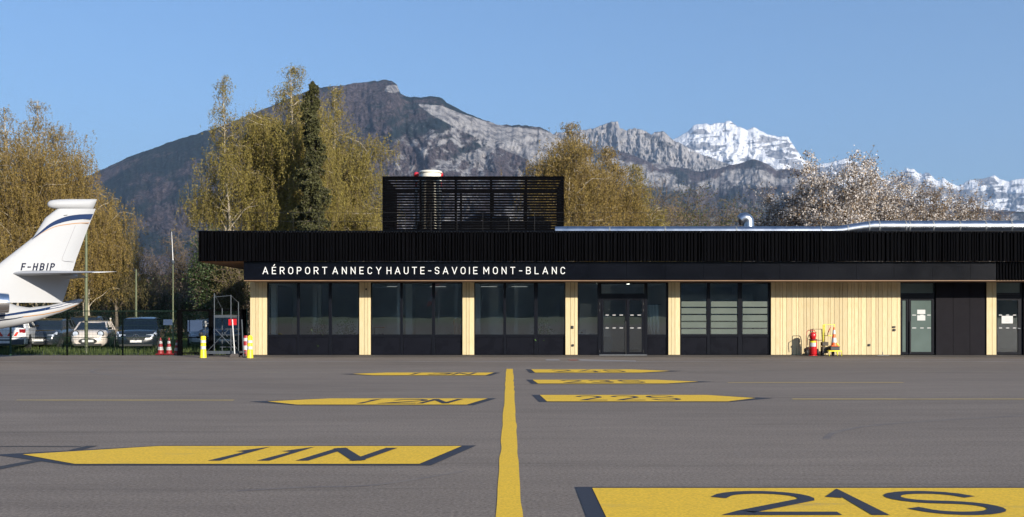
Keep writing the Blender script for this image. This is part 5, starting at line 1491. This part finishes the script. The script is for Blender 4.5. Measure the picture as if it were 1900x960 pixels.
# lamp posts
def lamp_post(px, d, top_py, label, head=True, rad=.06, m=None):
    k = d/FPX; P_ = thing('lamp_post', ((px-VX)*k, d, 0), label, 'lamp post', 'lamp posts by the car park')
    h = EYE+(HY-top_py)*k
    mb = MB(); mb.tube([(0,0,0),(0,0,h*.5),(0,0,h)], [rad*1.15, rad, rad*.75], 10); mb.build('pole', m or M_POSTG, P_, smooth=True)
    mb = MB(); mb.lathe([(rad*2.2,0),(rad*2.2,.03)], n=12); mb.build('base_plate', M_GREY, P_)
    if not head: return P_
    mb = MB(); mb.lathe([(rad*.9,h),(rad*2.2,h+.08),(rad*2.4,h+.16),(rad*1.2,h+.24)], n=14); mb.build('lamp_head', M_GREY, P_, smooth=True)
    return P_
lamp_post(160, 44.9, 402, 'nearest tall pale green lamp post beside the jet tail', head=False, rad=.065)
lamp_post(252.5, 58, 500, 'slim green lamp post behind the dark car with the star badge', head=False, rad=.055)
Q_ = lamp_post(321, 60, 491, 'slim pole with a thin white whip above, left of the gate', rad=.045)
mb = MB(); mb.tube([(0,0,4.9),(-.08,0,6.6)], [.03,.012], 6); mb.build('whip', M_WPLAS, Q_)
wp = thing('marker_post', ((205-VX)*54/FPX, 54, 0), 'thin cream marker post in the grass between the parked cars', 'post')
mb = MB(); mb.tube([(0,0,-.05),(0,0,EYE-5*54/FPX)], .035, 8); mb.build('stake', mat('cream painted wood', (.45,.38,.25), .7), wp)
mb = MB(); mb.lathe([(.045,EYE-5*54/FPX),(.045,EYE-5*54/FPX+.05)], n=8); mb.build('cap', M_WPLAS, wp)

# ------------------------------------------------------------------ parked cars
M_CG = mat('dark car glass', (.010,.013,.018), .05, spec=.8, coat=.5)
M_TYRE_ = mat('tyre rubber', (.015,.015,.015), .8)
M_RIM = mat('alloy rim', (.35,.36,.38), .3, metal=.8)
M_HEAD = mat('clear headlamp', (.45,.5,.58), .1, spec=.9, coat=.6)
M_TAIL = mat('red tail lamp', (.25,.01,.015), .2, coat=.6)
M_PLATE = mat('white number plate', (.62,.62,.60), .5)
M_CHEV = mat('red reflective chevron', (.65,.05,.03), .45)
def paint(name, c, var=.03): return mat(name, c, .22, coat=.9, var=var, vscale=1.5)
def car(px, d, label, body, L_=4.4, W_=1.8, H_=1.5, belt=.95, hood=.9, hoodx=.27, tail='hatch', heading=0., clear=.2, grp='cars parked behind the fence', front='grille', z0=0., roofm=None, round_lamps=False):
    """x forward; heading = angle of the nose from +X"""
    root = thing('parked_car', ((px-VX)*d/FPX, d, z0), label, 'car', grp, rz=heading)
    hw = W_/2
    # station: x, half width, bottom z, shoulder z
    xs = [-L_/2, -L_/2+.08, -L_/2+.35, -L_*.28, 0, L_/2-L_*hoodx, L_/2-.45, L_/2-.12, L_/2]
    if tail == 'saloon': sh = [belt-.22, belt-.06, belt+.0, belt+.02, belt, belt-.02, hood-.05, hood-.18, hood-.34]
    else: sh = [belt-.12, belt-.02, belt+.02, belt+.02, belt, belt-.02, hood-.04, hood-.16, hood-.34]
    wd = [hw*.80, hw*.92, hw*.985, hw, hw, hw*.99, hw*.95, hw*.86, hw*.70]
    bt = [clear+.12, clear+.04, clear, clear, clear, clear, clear, clear+.03, clear+.10]
    rings = []
    for x, w_, b, s_ in zip(xs, wd, bt, sh):
        half = [(.0,b),(w_*.80,b),(w_*.96,b+.08),(w_,b+(s_-b)*.45),(w_*.985,b+(s_-b)*.72),(w_*.93,s_-.05),(w_*.86,s_),(w_*.5,s_+.03),(0,s_+.04)]
        ring = [(x, y, z) for y, z in half]+[(x, -y, z) for y, z in half[::-1][1:-1]]
        rings.append(ring)
    mb = MB(); mb.loft(rings); bo = mb.build('body', body, root, smooth=True)
    # cabin
    wsx0, wsx1 = L_/2-L_*hoodx-.02, L_/2-L_*hoodx-.72
    if tail == 'saloon': rx1, rx0 = -L_*.20, -L_*.37
    else: rx1, rx0 = -L_*.40, -L_/2+.10
    st = [(rx0, belt-.02, hw*.80), (rx1, H_-.05, hw*.66), ((rx1+wsx1)/2, H_, hw*.68), (wsx1, H_-.06, hw*.67), (wsx0, belt-.04, hw*.84)]
    base = belt-.03
    # side polygon lofted with tumblehome
    mb = MB()
    def cab(inset, zoff):
        top = [(rx1+inset*.4, H_-.045-zoff), ((rx1+wsx1)/2, H_-zoff), (wsx1-inset*.4, H_-.055-zoff)]
        return top
    top = cab(0, .02); wt = hw*.68; wb = hw*.86
    pts = [(rx0, base, wb), (rx1, top[0][1], wt), (top[1][0], top[1][1], wt), (wsx1, top[2][1], wt), (wsx0, base, wb)]
    vs = [(x, y, z) for x, z, y in pts]+[(x, -y, z) for x, z, y in pts]
    fs = [(0,1,6,5),(1,2,7,6),(2,3,8,7),(3,4,9,8),(4,0,5,9),(0,4,3,2,1),(5,6,7,8,9)]
    mb.add(vs, fs); mb.build('window_glass', M_CG, root)
    # roof skin
    mb = MB(); rings = []
    for x, z in ((rx1-.06, top[0][1]-.03), (rx1+.06, top[0][1]+.02), (top[1][0], top[1][1]+.025), (wsx1-.08, top[2][1]+.02), (wsx1+.04, top[2][1]-.025)):
        rings.append([(x, wt*1.04, z-.05), (x, wt*.96, z), (x, 0, z+.02), (x, -wt*.96, z), (x, -wt*1.04, z-.05), (x, 0, z-.06)])
    mb.loft(rings); mb.build('roof', roofm or body, root, smooth=True)
    # pillars
    mb = MB()
    for s in (-1, 1):
        e = .012
        mb.bar((rx0, s*(wb+e), base), (rx1, s*(wt+e), top[0][1]), .09, .05)
        mb.bar((wsx0, s*(wb+e), base), (wsx1, s*(wt+e), top[2][1]), .065, .05)
        xm = (rx1*.35+wsx1*.65)-.25
        mb.bar((xm, s*(wb+e), base), (xm-.05, s*(wt+e), top[1][1]-.02), .08, .03)
        if tail != 'saloon': mb.bar((rx0+.62, s*(wb+e), base), (rx1+.35, s*(wt+e), top[1][1]-.03), .2, .03)
    mb.build_each('pillar', roofm or body, root)
    # wheels
    wr = .33 if H_ < 1.6 else .36
    for x in (L_/2-.82, -L_/2+.75):
        for s in (-1, 1):
            mb = MB(); mb.lathe([(wr+.05, s*(hw*.975)), (wr+.05, s*(hw*1.005))], (x, 0, wr+.02), 24, 'y'); mb.build('wheel_arch', M_DARK, root)
            mb = MB(); yb_ = s*hw*.80; yo = s*(hw*1.012)
            mb.lathe([(wr*.6, yb_), (wr, yb_), (wr, yo-s*.02), (wr*.94, yo), (wr*.66, yo), (wr*.64, yo-s*.02)], (x, 0, wr), 24, 'y'); wh = mb.build('wheel', M_TYRE_, root, smooth=True)
            mb = MB(); mb.lathe([(wr*.64, yo-s*.045), (wr*.60, yo-s*.018)], (x, 0, wr), 20, 'y')
            for q in range(5):
                a_ = q*2*PI/5; mb.bar((x, yo-s*.012, wr), (x+wr*.6*math.cos(a_), yo-s*.012, wr+wr*.6*math.sin(a_)), .05, .02, up=(0,1,0))
            mb.build('rim', M_RIM, wh)
    # front and rear detail
    xf = L_/2
    for s in (-1, 1):
        if round_lamps:
            mb = MB(); mb.lathe([(.15, xf-.24), (.165, xf-.10), (.15, xf-.075)], (0, s*hw*.66, hood-.17), 20, 'x'); hl_ = mb.build('headlight', M_DARK, root)
            mb = MB(); mb.lathe([(.125, xf-.08), (.12, xf-.06), (.05, xf-.045)], (0, s*hw*.66, hood-.17), 20, 'x'); mb.build('lens', M_HEAD, hl_)
        else:
            mb = MB(); mb.loft([[(xf-.34, s*hw*.90, hood-.19), (xf-.34, s*hw*.90, hood-.08), (xf-.40, s*hw*.80, hood-.07), (xf-.40, s*hw*.80, hood-.19)],
                                [(xf-.05, s*hw*.76, hood-.30), (xf-.08, s*hw*.76, hood-.20), (xf-.06, s*hw*.46, hood-.22), (xf-.02, s*hw*.46, hood-.31)]])
            mb.build('headlight', M_HEAD, root)
        mb = MB(); mb.box(-L_/2-.01, -L_/2+.16, min(s*hw*.90, s*hw*.62), max(s*hw*.90, s*hw*.62), belt-.24, belt-.06); mb.build('tail_light', M_TAIL, root, bevel=.02)
        mb = MB(); mb.loft([[(wsx0-.25, s*(wb-.02), belt+.02), (wsx0-.25, s*(wb+.02), belt+.08), (wsx0-.3, s*(wb-.02), belt+.08)], [(wsx0-.25, s*(wb+.2), belt+.02), (wsx0-.25, s*(wb+.2), belt+.16), (wsx0-.37, s*(wb+.18), belt+.14)]])
        mb.build('mirror', M_DARK, root)
    mb = MB()
    if round_lamps:
        prof = [(.42*math.cos(t), .16*math.sin(t)) for t in [2*PI*k/24 for k in range(24)]]
        mb.prism([(y, z+clear+.26) for y, z in prof], xf-.05, xf+.008, 'x')
    else:
        mb.prism([(-hw*.46, hood-.32), (hw*.46, hood-.32), (hw*.36, clear+.32), (-hw*.36, clear+.32)], xf-.06, xf+.008, 'x')
    mb.build('grille', M_DARK, root)
    mb = MB(); mb.box(xf-.10, xf+.004, -hw*.72, hw*.72, clear+.05, clear+.14); mb.build('lower_intake', M_DARK, root)
    mb = MB(); mb.box(xf+.009, xf+.02, -.26, .26, clear+.22, clear+.33); mb.build('number_plate', M_PLATE, root)
    mb = MB(); mb.box(-L_/2-.012, -L_/2+.02, -.26, .26, clear+.26, clear+.37); mb.build('number_plate', M_PLATE, root)
    return root
P_WH = paint('white car paint', (.70,.70,.68)); P_BK = paint('black blue car paint', (.010,.013,.020)); P_NV = paint('navy car paint', (.014,.024,.055))
P_CR = paint('cream white car paint', (.58,.52,.46)); P_SG = paint('silver car paint', (.30,.32,.35)); P_DK = paint('dark grey car paint', (.018,.022,.028))
# 1 white hatchback seen from behind
c1 = car(25, 50.0, 'white hatchback with red chevrons seen from behind, farthest left', P_WH, 4.1, 1.92, 1.66, 1.10, 1.0, .27, 'hatch', heading=R(106), clear=.24)
x_ = -4.1/2
mb = MB(); mb.prism([(-.55,1.08),(.55,1.08),(.46,1.40),(-.46,1.40)], x_-.02, x_+.30, 'x'); 
mb = MB(); mb.add([(x_+.085,-.62,1.06),(x_+.085,.62,1.06),(x_+.32,.50,1.42),(x_+.32,-.50,1.42),(x_+.2,-.62,1.06),(x_+.2,.62,1.06),(x_+.42,.50,1.42),(x_+.42,-.50,1.42)], [(0,1,2,3),(7,6,5,4),(0,4,5,1),(1,5,6,2),(2,6,7,3),(3,7,4,0)])
mb.build('rear_window', M_CG, c1)
mb = MB(); mb.box(x_-.03, x_+.12, -.80, .80, .30, .56); mb.build('rear_bumper', M_GREY, c1, bevel=.03)
mb = MB(); mb.box(x_-.012, x_+.05, -.56, .56, .70, .92); mb.build('tailgate_panel', P_WH, c1)
mb = MB()
for yc_ in (-.48,-.20,.08,.36):
    s_ = 1 if yc_ > -.05 else -1
    mb.prism([(yc_,.71),(yc_+.12,.71),(yc_+.12+s_*.12,.91),(yc_+s_*.12,.91)], x_-.018, x_-.013, 'x')
mb.build('red_chevron', M_CHEV, c1)
mb = MB(); mb.box(x_-.042, x_-.031, -.26, .26, .38, .49); mb.build('number_plate', M_PLATE, c1)
mb = MB(); mb.box(-.9, .8, -.55, -.52, 1.58, 1.62); mb.box(-.9, .8, .52, .55, 1.58, 1.62); mb.build('roof_bar', M_DARK, c1)
car(93, 52.5, 'dark blue black car between the white hatchback and the small white car', P_DK, 4.5, 1.85, 1.52, 1.0, .95, .27, 'hatch', heading=R(-80))
car(160, 58, 'dark car half hidden behind the small white car', P_BK, 4.6, 1.88, 1.66, 1.08, 1.02, .27, 'hatch', heading=R(-80))
c4 = car(174, 51.6, 'small cream white car with round headlamps facing the fence', P_CR, 3.85, 1.73, 1.42, .98, .96, .25, 'hatch', heading=R(-76), clear=.17, round_lamps=True, roofm=P_CR)
c5 = car(262, 50.2, 'black car with a star ring badge in its grille', P_BK, 4.6, 2.0, 1.60, 1.02, 1.0, .27, 'hatch', heading=R(-76), clear=.20)
mb = MB(); xf = 2.3+.02; zc0 = .66
mb.tube([(xf, .14*math.cos(t), zc0+.14*math.sin(t)) for t in [2*PI*k/24 for k in range(24)]], .014, 6, closed=True)
for q in range(3):
    a_ = R(90+120*q); mb.bar((xf, 0, zc0), (xf, .14*math.cos(a_), zc0+.14*math.sin(a_)), .022, .014, up=(1,0,0))
mb.bar((xf-.01, -.44, zc0), (xf-.01, -.15, zc0), .02, .03); mb.bar((xf-.01, .15, zc0), (xf-.01, .44, zc0), .02, .03)
mb.build('star_badge', mat('bright chrome', (.8,.8,.82), .15, metal=1.), c5)
car(384, 54, 'small silver car half hidden by the gate post', P_SG, 3.9, 1.7, 1.5, 1.0, .95, .25, 'hatch', heading=R(-78))
car(424, 50.8, 'dark navy car behind the steel access stairs', P_NV, 4.5, 1.9, 1.74, 1.1, 1.05, .27, 'hatch', heading=R(-79), clear=.24)

# ------------------------------------------------------------------ cones, bollards, stairs, warning sign
def cone(px, d, h, label, reds, group='red and white cones by the gate', z=.0, base=M_CONRED, w_=.17, red=M_CONRED):
    c = thing('traffic_cone', ((px-VX)*d/FPX, d, z), label, 'traffic cone', group)
    mb = MB(); mb.box(-w_, w_, -w_, w_, 0, .035); mb.build('foot', base, c, bevel=.012)
    r0, r1 = w_*.80, .03
    R_ = lambda t: r0+(r1-r0)*t
    n = reds; prev = 0
    mb = MB(); mb.lathe([(R_(0),.036),(R_(1),h),(R_(1)*.4,h+.004)], n=24); mb.build('cone_body', red, c, smooth=True)
    for a, b in n:
        mb = MB(); mb.lathe([(R_(a)+.004, .036+(h-.036)*a), (R_(b)+.004, .036+(h-.036)*b)], n=24, cap=False); mb.build('white_band', M_WPLAS, c, smooth=True)
    return c
bn = [(.22,.42),(.62,.80)]
cone(298, 44.15, .74, 'red and white cone leftmost of the three by the fence', bn)
cone(313.5, 44.15, .74, 'red and white cone in the middle of the three by the fence', bn)
cone(328.5, 44.2, .62, 'red and white cone partly behind the black gate post', bn)
def big_cone(px, d, py0, py1, label):
    k = d/FPX; h = (py1-py0)*k
    c = thing('barrier_post', ((px-VX)*k, d, 0), label, 'barrier post')
    mb = MB(); mb.lathe([(.16,0),(.155,.04),(.125,.1),(.115,h*.85),(.09,h)], n=20); mb.build('post_body', M_CONRED, c, smooth=True)
    for a, b in ((.28,.5),(.72,.88)):
        mb = MB(); mb.lathe([(.135-.02*a, h*a), (.135-.02*b, h*b)], n=20, cap=False); mb.build('white_band', M_WPLAS, c, smooth=True)
big_cone(456.5, 43.0, 621, 658, 'tall red and white barrier post against the timber corner')
def bollard(px, d, label, tilt=0, ball=False):
    k = d/FPX; h = .86
    b = thing('yellow_bollard', ((px-VX)*k, d, 0), label, 'bollard', 'yellow and white bollards')
    mb = MB(); mb.lathe([(.135,0),(.13,.02),(.115,.30),(.10,.33),(.10,h-.02),(.085,h)], n=20); mb.build('post', M_YEL, b, smooth=True)
    for z0_, z1_ in ((.34,.46),(.59,.70)):
        mb = MB(); mb.lathe([(.106,z0_),(.106,z1_)], n=20, cap=False); mb.build('white_band', M_WPLAS, b, smooth=True)
    mb = MB()
    for z_ in (.325,.475,.58,.71,.80): mb.lathe([(.108,z_-.012),(.114,z_),(.108,z_+.012)], n=20, cap=False)
    mb.build('yellow_ring', M_YEL, b, smooth=True)
    if ball:
        mb = MB(); mb.lathe([(.01,.84),(.07,.86),(.10,.93),(.07,1.0),(.01,1.03)], (-.08,-.02,0), 14); mb.build('black_cap', M_DARK, b, smooth=True)
    else:
        mb = MB(); mb.lathe([(.07,h),(.05,h+.03)], n=14); mb.build('top_cap', M_YEL, b)
bollard(377, 40.7, 'yellow and white bollard with a black top left of the stairs', ball=True)
bollard(463.7, 40.5, 'yellow and white bollard before the timber corner')
# access stairs
ka = 42.0/FPX; ax = lambda px: (px-413)*ka; az_ = lambda py: EYE+(HY-py)*ka
AS = thing('access_stairs', ((413-VX)*ka, 42.0, 0), 'grey steel mobile access stairs with cross bracing on castors', 'access stairs')
mb = MB()
for px, yy, top in ((403.5,-.45,545),(434,-.45,548),(406.5,.45,572),(437,.45,560)): mb.tube([(ax(px),yy,.10),(ax(px),yy,az_(top))], .020, 8)
mb.build('upright', M_GREY, AS)
mb = MB(); mb.tube([(ax(403.5),-.45,az_(552)),(ax(434),-.45,az_(549))], .014, 6); mb.tube([(ax(403.5),-.45,az_(546)),(ax(406.5),.45,az_(574))], .014, 6); mb.tube([(ax(434),-.45,az_(549)),(ax(437),.45,az_(562))], .014, 6); mb.build('guard_rail', M_GREY, AS)
mb = MB(); mb.box(ax(403), ax(434.5), -.46, .46, az_(590), az_(585)); mb.build('platform', M_GREY, AS, bevel=.01)
mb = MB()
for i, (py, yy) in enumerate(((611,.25),(622,.12),(633,-.0),(644,-.12))):
    mb.box(ax(411), ax(438), yy-.12, yy+.12, az_(py+.5), az_(py-.6))
mb.build('step', M_GREY, AS)
mb = MB(); mb.tube([(ax(391),-.5,.22),(ax(430),-.48,az_(611))], .014, 6); mb.tube([(ax(406),-.48,az_(611)),(ax(445),-.5,.22)], .014, 6); mb.tube([(ax(405),.46,az_(611)),(ax(434),.46,.3)], .012, 6); mb.build('brace', M_GREY, AS)
mb = MB(); mb.box(ax(390), ax(450), -.53, -.47, .12, .24); mb.box(ax(390), ax(450), .47, .53, .14, .2); mb.box(ax(392), ax(394), -.47, .47, .14, .2); mb.box(ax(446), ax(448), -.47, .47, .14, .2); mb.build('base_beam', M_GREY, AS)
for px in (391.5, 448):
    for yy in (-.5, .5):
        mb = MB(); mb.lathe([(.03,-.02),(.055,-.018),(.055,.018),(.03,.02)], (ax(px), yy, .055), 14, 'y'); mb.build('castor', M_DARK, AS)
WS = thing('warning_sign', ((436-VX)*41.2/FPX, 41.2, 0), 'red square sign on a leaning white pole in a dark block', 'sign')
k = 41.2/FPX; wx = lambda px: (px-436)*k; wz = lambda py: EYE+(HY-py)*k
mb = MB(); mb.tube([(wx(435.5),0,.12),(wx(431),0,wz(593))], .024, 8); mb.build('pole', M_WPLAS, WS)
mb = MB(); mb.box(wx(423.5), wx(430), .03, .05, wz(604), wz(592.5)); mb.box(wx(431), wx(438.5), .032, .052, wz(603.5), wz(592)); mb.build('red_plate', M_RED, WS)
mb = MB(); mb.loft([[(x_*a, y_*a*.7, z_) for x_, y_ in ((.18,.18),(-.18,.18),(-.18,-.18),(.18,-.18))] for a, z_ in ((1,0),(1,.06),(.75,.14))]); mb.build('foot_block', mat('dark rubber block', (.07,.06,.055), .9), WS, bevel=.015)
mb = MB(); kk = 41.6/FPX
PL = thing('leaning_pole', ((449-VX)*kk, 41.6, 0), 'grey pole leaning beside the access stairs', 'pole')
mb.tube([(.06,0,.02),((448.5-449)*kk,0,EYE+(HY-593)*kk)], .025, 8); mb.build('tube', M_GREY, PL)
mb = MB(); mb.lathe([(.06,0),(.06,.03)], (.06,0,0), 12); mb.build('foot', M_DARK, PL)

# ------------------------------------------------------------------ wheeled extinguisher
ke = 42.35/FPX
EX = thing('wheeled_extinguisher', ((1509-VX)*ke, 42.35, .0), 'large red wheeled fire extinguisher standing against the timber wall', 'fire extinguisher')
ez = lambda py: (659.8-py)*ke; ex = lambda px: (px-1509)*ke
mb = MB(); mb.lathe([(.02,.03),(.13,.045),(.155,.10),(.158,ez(634)),(.14,ez(630)),(.09,ez(627)),(.05,ez(626))], (ex(1508.5),0,0), 28); cyl = mb.build('tank', M_RED, EX, smooth='all')
mb = MB(); a_ = [R(t) for t in range(-150,-45,15)]; rr_ = .161
mb.add([(ex(1508.5)+rr_*math.cos(t), rr_*math.sin(t), ez(642)) for t in a_]+[(ex(1508.5)+rr_*math.cos(t), rr_*math.sin(t), ez(635)) for t in a_], [(i,i+1,len(a_)+i+1,len(a_)+i) for i in range(len(a_)-1)]); mb.build('white_label', M_WPLAS, cyl, smooth='all')
mb = MB(); rr_ = .1612
mb.add([(ex(1508.5)+rr_*math.cos(t), rr_*math.sin(t), ez(634.8)) for t in a_]+[(ex(1508.5)+rr_*math.cos(t), rr_*math.sin(t), ez(631.5)) for t in a_], [(i,i+1,len(a_)+i+1,len(a_)+i) for i in range(len(a_)-1)]); mb.build('yellow_label', M_YEL, cyl, smooth='all')
mb = MB(); mb.lathe([(.03,ez(630)),(.11,ez(628)),(.145,ez(623)),(.14,ez(619)),(.09,ez(616)),(.03,ez(615))], (ex(1508),-.0,0), 24); mb.build('hose_cover', M_RED, EX, smooth='all')
mb = MB(); mb.tube([(ex(1508)+.155*math.cos(t), -.02+.15*math.sin(t), ez(629.5)) for t in [2*PI*k/20 for k in range(20)]], .022, 8, closed=True); mb.tube([(ex(1504),-.12,ez(618)),(ex(1499),-.14,ez(621)),(ex(1497),-.1,ez(627)),(ex(1497.5),-.08,ez(640))], .014, 6); mb.build('hose', M_DARK, EX, smooth='all')
mb = MB()
for s in (-1, 1):
    mb.tube([(ex(1506)+s*.19,.12,.06),(ex(1506)+s*.19,.10,ez(622)),(ex(1506)+s*.17,.08,ez(614.5)),(ex(1506)+s*.13,.06,ez(612))], .014, 8)
mb.tube([(ex(1506)-.13,.06,ez(612)),(ex(1506)+.13,.06,ez(612))], .014, 8); mb.tube([(ex(1506)-.19,.11,.3),(ex(1506)+.19,.11,.3)], .012, 6); mb.tube([(ex(1506)-.16,-.13,.03),(ex(1506)+.19,-.13,.03)], .014, 6)
mb.build('trolley_frame', M_RED, EX, smooth='all')
for s in (-1, 1):
    mb = MB(); mb.lathe([(.08,-.03),(.15,-.028),(.15,.028),(.08,.03)], (ex(1508)+s*.225,.12,.15), 22, 'x'); wh = mb.build('wheel', M_DARK, EX, smooth=True)
    mb = MB(); mb.lathe([(.08,-.032),(.02,-.034)], (ex(1508)+s*.225,.12,.15), 16, 'x'); mb.lathe([(.08,.032),(.02,.034)], (ex(1508)+s*.225,.12,.15), 16, 'x'); mb.build('hub', M_GREY, wh)
# yellow wheeled barrier cart
kc = 42.1/FPX; cx2 = lambda px: (px-1546)*kc; cz = lambda py: (660.3-py)*kc
CT = thing('yellow_trolley', ((1546-VX)*kc, 42.1, 0), 'bright yellow tube trolley loaded with gear beside the extinguisher', 'trolley')
mb = MB()
M_YB = mat('fluorescent yellow tube', (.78,.74,.03), .4)
for yy in (.42,):
    mb.tube([(cx2(1536),yy,cz(655)),(cx2(1536),yy,cz(601.5)),(cx2(1554),yy,cz(601.5)),(cx2(1556),yy,cz(640)),(cx2(1559),yy,cz(656))], .02, 8)
    mb.tube([(cx2(1533),yy,cz(655)),(cx2(1533),yy,cz(602)),(cx2(1536),yy,cz(602))], .02, 8)
    mb.tube([(cx2(1534),yy,cz(622.5)),(cx2(1555),yy,cz(622.5))], .014, 8)
mb.tube([(cx2(1537),-.1,.01),(cx2(1537),-.1,cz(650.5)),(cx2(1560),-.1,cz(650.5)),(cx2(1560),-.1,.01)], .02, 8)
for px in (1537, 1560): mb.tube([(cx2(px),-.1,cz(650.5)),(cx2(px),.42,cz(650.5))], .018, 8)
mb.tube([(cx2(1537),.42,.01),(cx2(1537),.42,cz(650.5))], .018, 8); mb.tube([(cx2(1560),.42,.01),(cx2(1560),.42,cz(650.5))], .018, 8)
mb.build('tube_frame', M_YB, CT, smooth='all')
mb = MB(); mb.box(cx2(1537.5), cx2(1559.5), -.08, .40, cz(650), cz(649.2)); mb.build('deck', M_YEL, CT)
mb = MB(); mb.tube([(cx2(1541),.36,cz(622)),(cx2(1541),.36,cz(618)),(cx2(1546),.34,cz(606))], .018, 8); mb.build('red_handle', M_RED, CT)
mb = MB(); mb.tube([(cx2(1528),.34,.02),(cx2(1528),.34,cz(634))], .02, 6); mb.box(cx2(1528.5), cx2(1540), .18, .38, cz(641), cz(634)); mb.box(cx2(1529), cx2(1539), .2, .36, cz(655), cz(643)); mb.build('motor_unit', mat('dark oily brown metal', (.035,.025,.012), .5, var=.4, vscale=9), CT, bevel=.01)
mb = MB(); mb.lathe([(.03,-.04),(.11,-.035),(.11,.035),(.03,.04)], (cx2(1530),.25,.11), 18, 'x'); mb.lathe([(.03,-.04),(.11,-.035),(.11,.035),(.03,.04)], (cx2(1549),.25,.11), 18, 'x'); mb.build('wheel', M_DARK, CT)
mb = MB(); mb.tube([(cx2(1557),.30,cz(637)),(cx2(1560),.3,cz(640)),(cx2(1561),.3,cz(645))], .03, 8); mb.build('yellow_cap', M_YEL, CT)
BX = thing('black_crate', ((1549-VX)*kc, 42.1, cz(649.2)), 'black weighted cone base box on the yellow trolley', 'crate')
mb = MB(); w_ = 17*kc/2; mb.box(-w_, w_, -.06, .34, .003, (649.2-643)*kc); mb.build('tray', mat('dark grey plastic', (.035,.035,.04), .6), BX, bevel=.015)
mb = MB(); mb.box(-w_-.008, w_+.008, -.068, .348, (649.2-643)*kc+.001, (649.2-642)*kc); mb.build('rim', M_DARK, BX)
cone(1547.5, 42.2, (642-606)*kc, 'orange and white cone standing on the yellow trolley', [(.16,.42),(.62,.84)], group=None, z=cz(641.9), w_=.15, base=M_ORANGE, red=M_ORANGE)

# ------------------------------------------------------------------ windsock on the airfield behind the photographer, mirrored in the glass
WK = thing('windsock', (-12.4, -92, 0), 'red and white windsock on a mast mirrored in the window', 'windsock')
mb = MB(); mb.tube([(0,0,-.1),(0,0,7.8)], .07, 8); mb.build('mast', M_WPLAS, WK)
for i in range(5):
    u0, u1 = i/5, (i+1)/5
    mb = MB(); P0 = Vector((0,0,7.6)); dv_ = Vector((-1.9,0,-4.2))
    mb.tube([P0+dv_*u0, P0+dv_*(u0+u1)/2, P0+dv_*u1], [.42-.2*u0, .42-.2*(u0+u1)/2, .42-.2*u1], 14, cap=False); mb.build('red_sleeve' if i % 2 == 0 else 'white_sleeve', M_RED if i % 2 == 0 else M_WPLAS, WK, smooth='all')

# ------------------------------------------------------------------ air
hz = bpy.data.materials.new('clear mountain air'); hz.use_nodes = True
N = hz.node_tree.nodes; N.remove(N['Principled BSDF'])
pv = N.new('ShaderNodeVolumePrincipled'); pv.inputs['Color'].default_value = (.50,.70,1,1); pv.inputs['Density'].default_value = HAZE = 5e-5; pv.inputs['Anisotropy'].default_value = .2
hz.node_tree.links.new(pv.outputs[0], N['Material Output'].inputs['Volume'])
if HAZE > 0:
    mb = MB(); mb.box(-16000, 16000, -2750, 20500, -5, 3300)
    tag(mb.build('haze', hz), kind='stuff', label='thin blue mountain air', cat='haze')
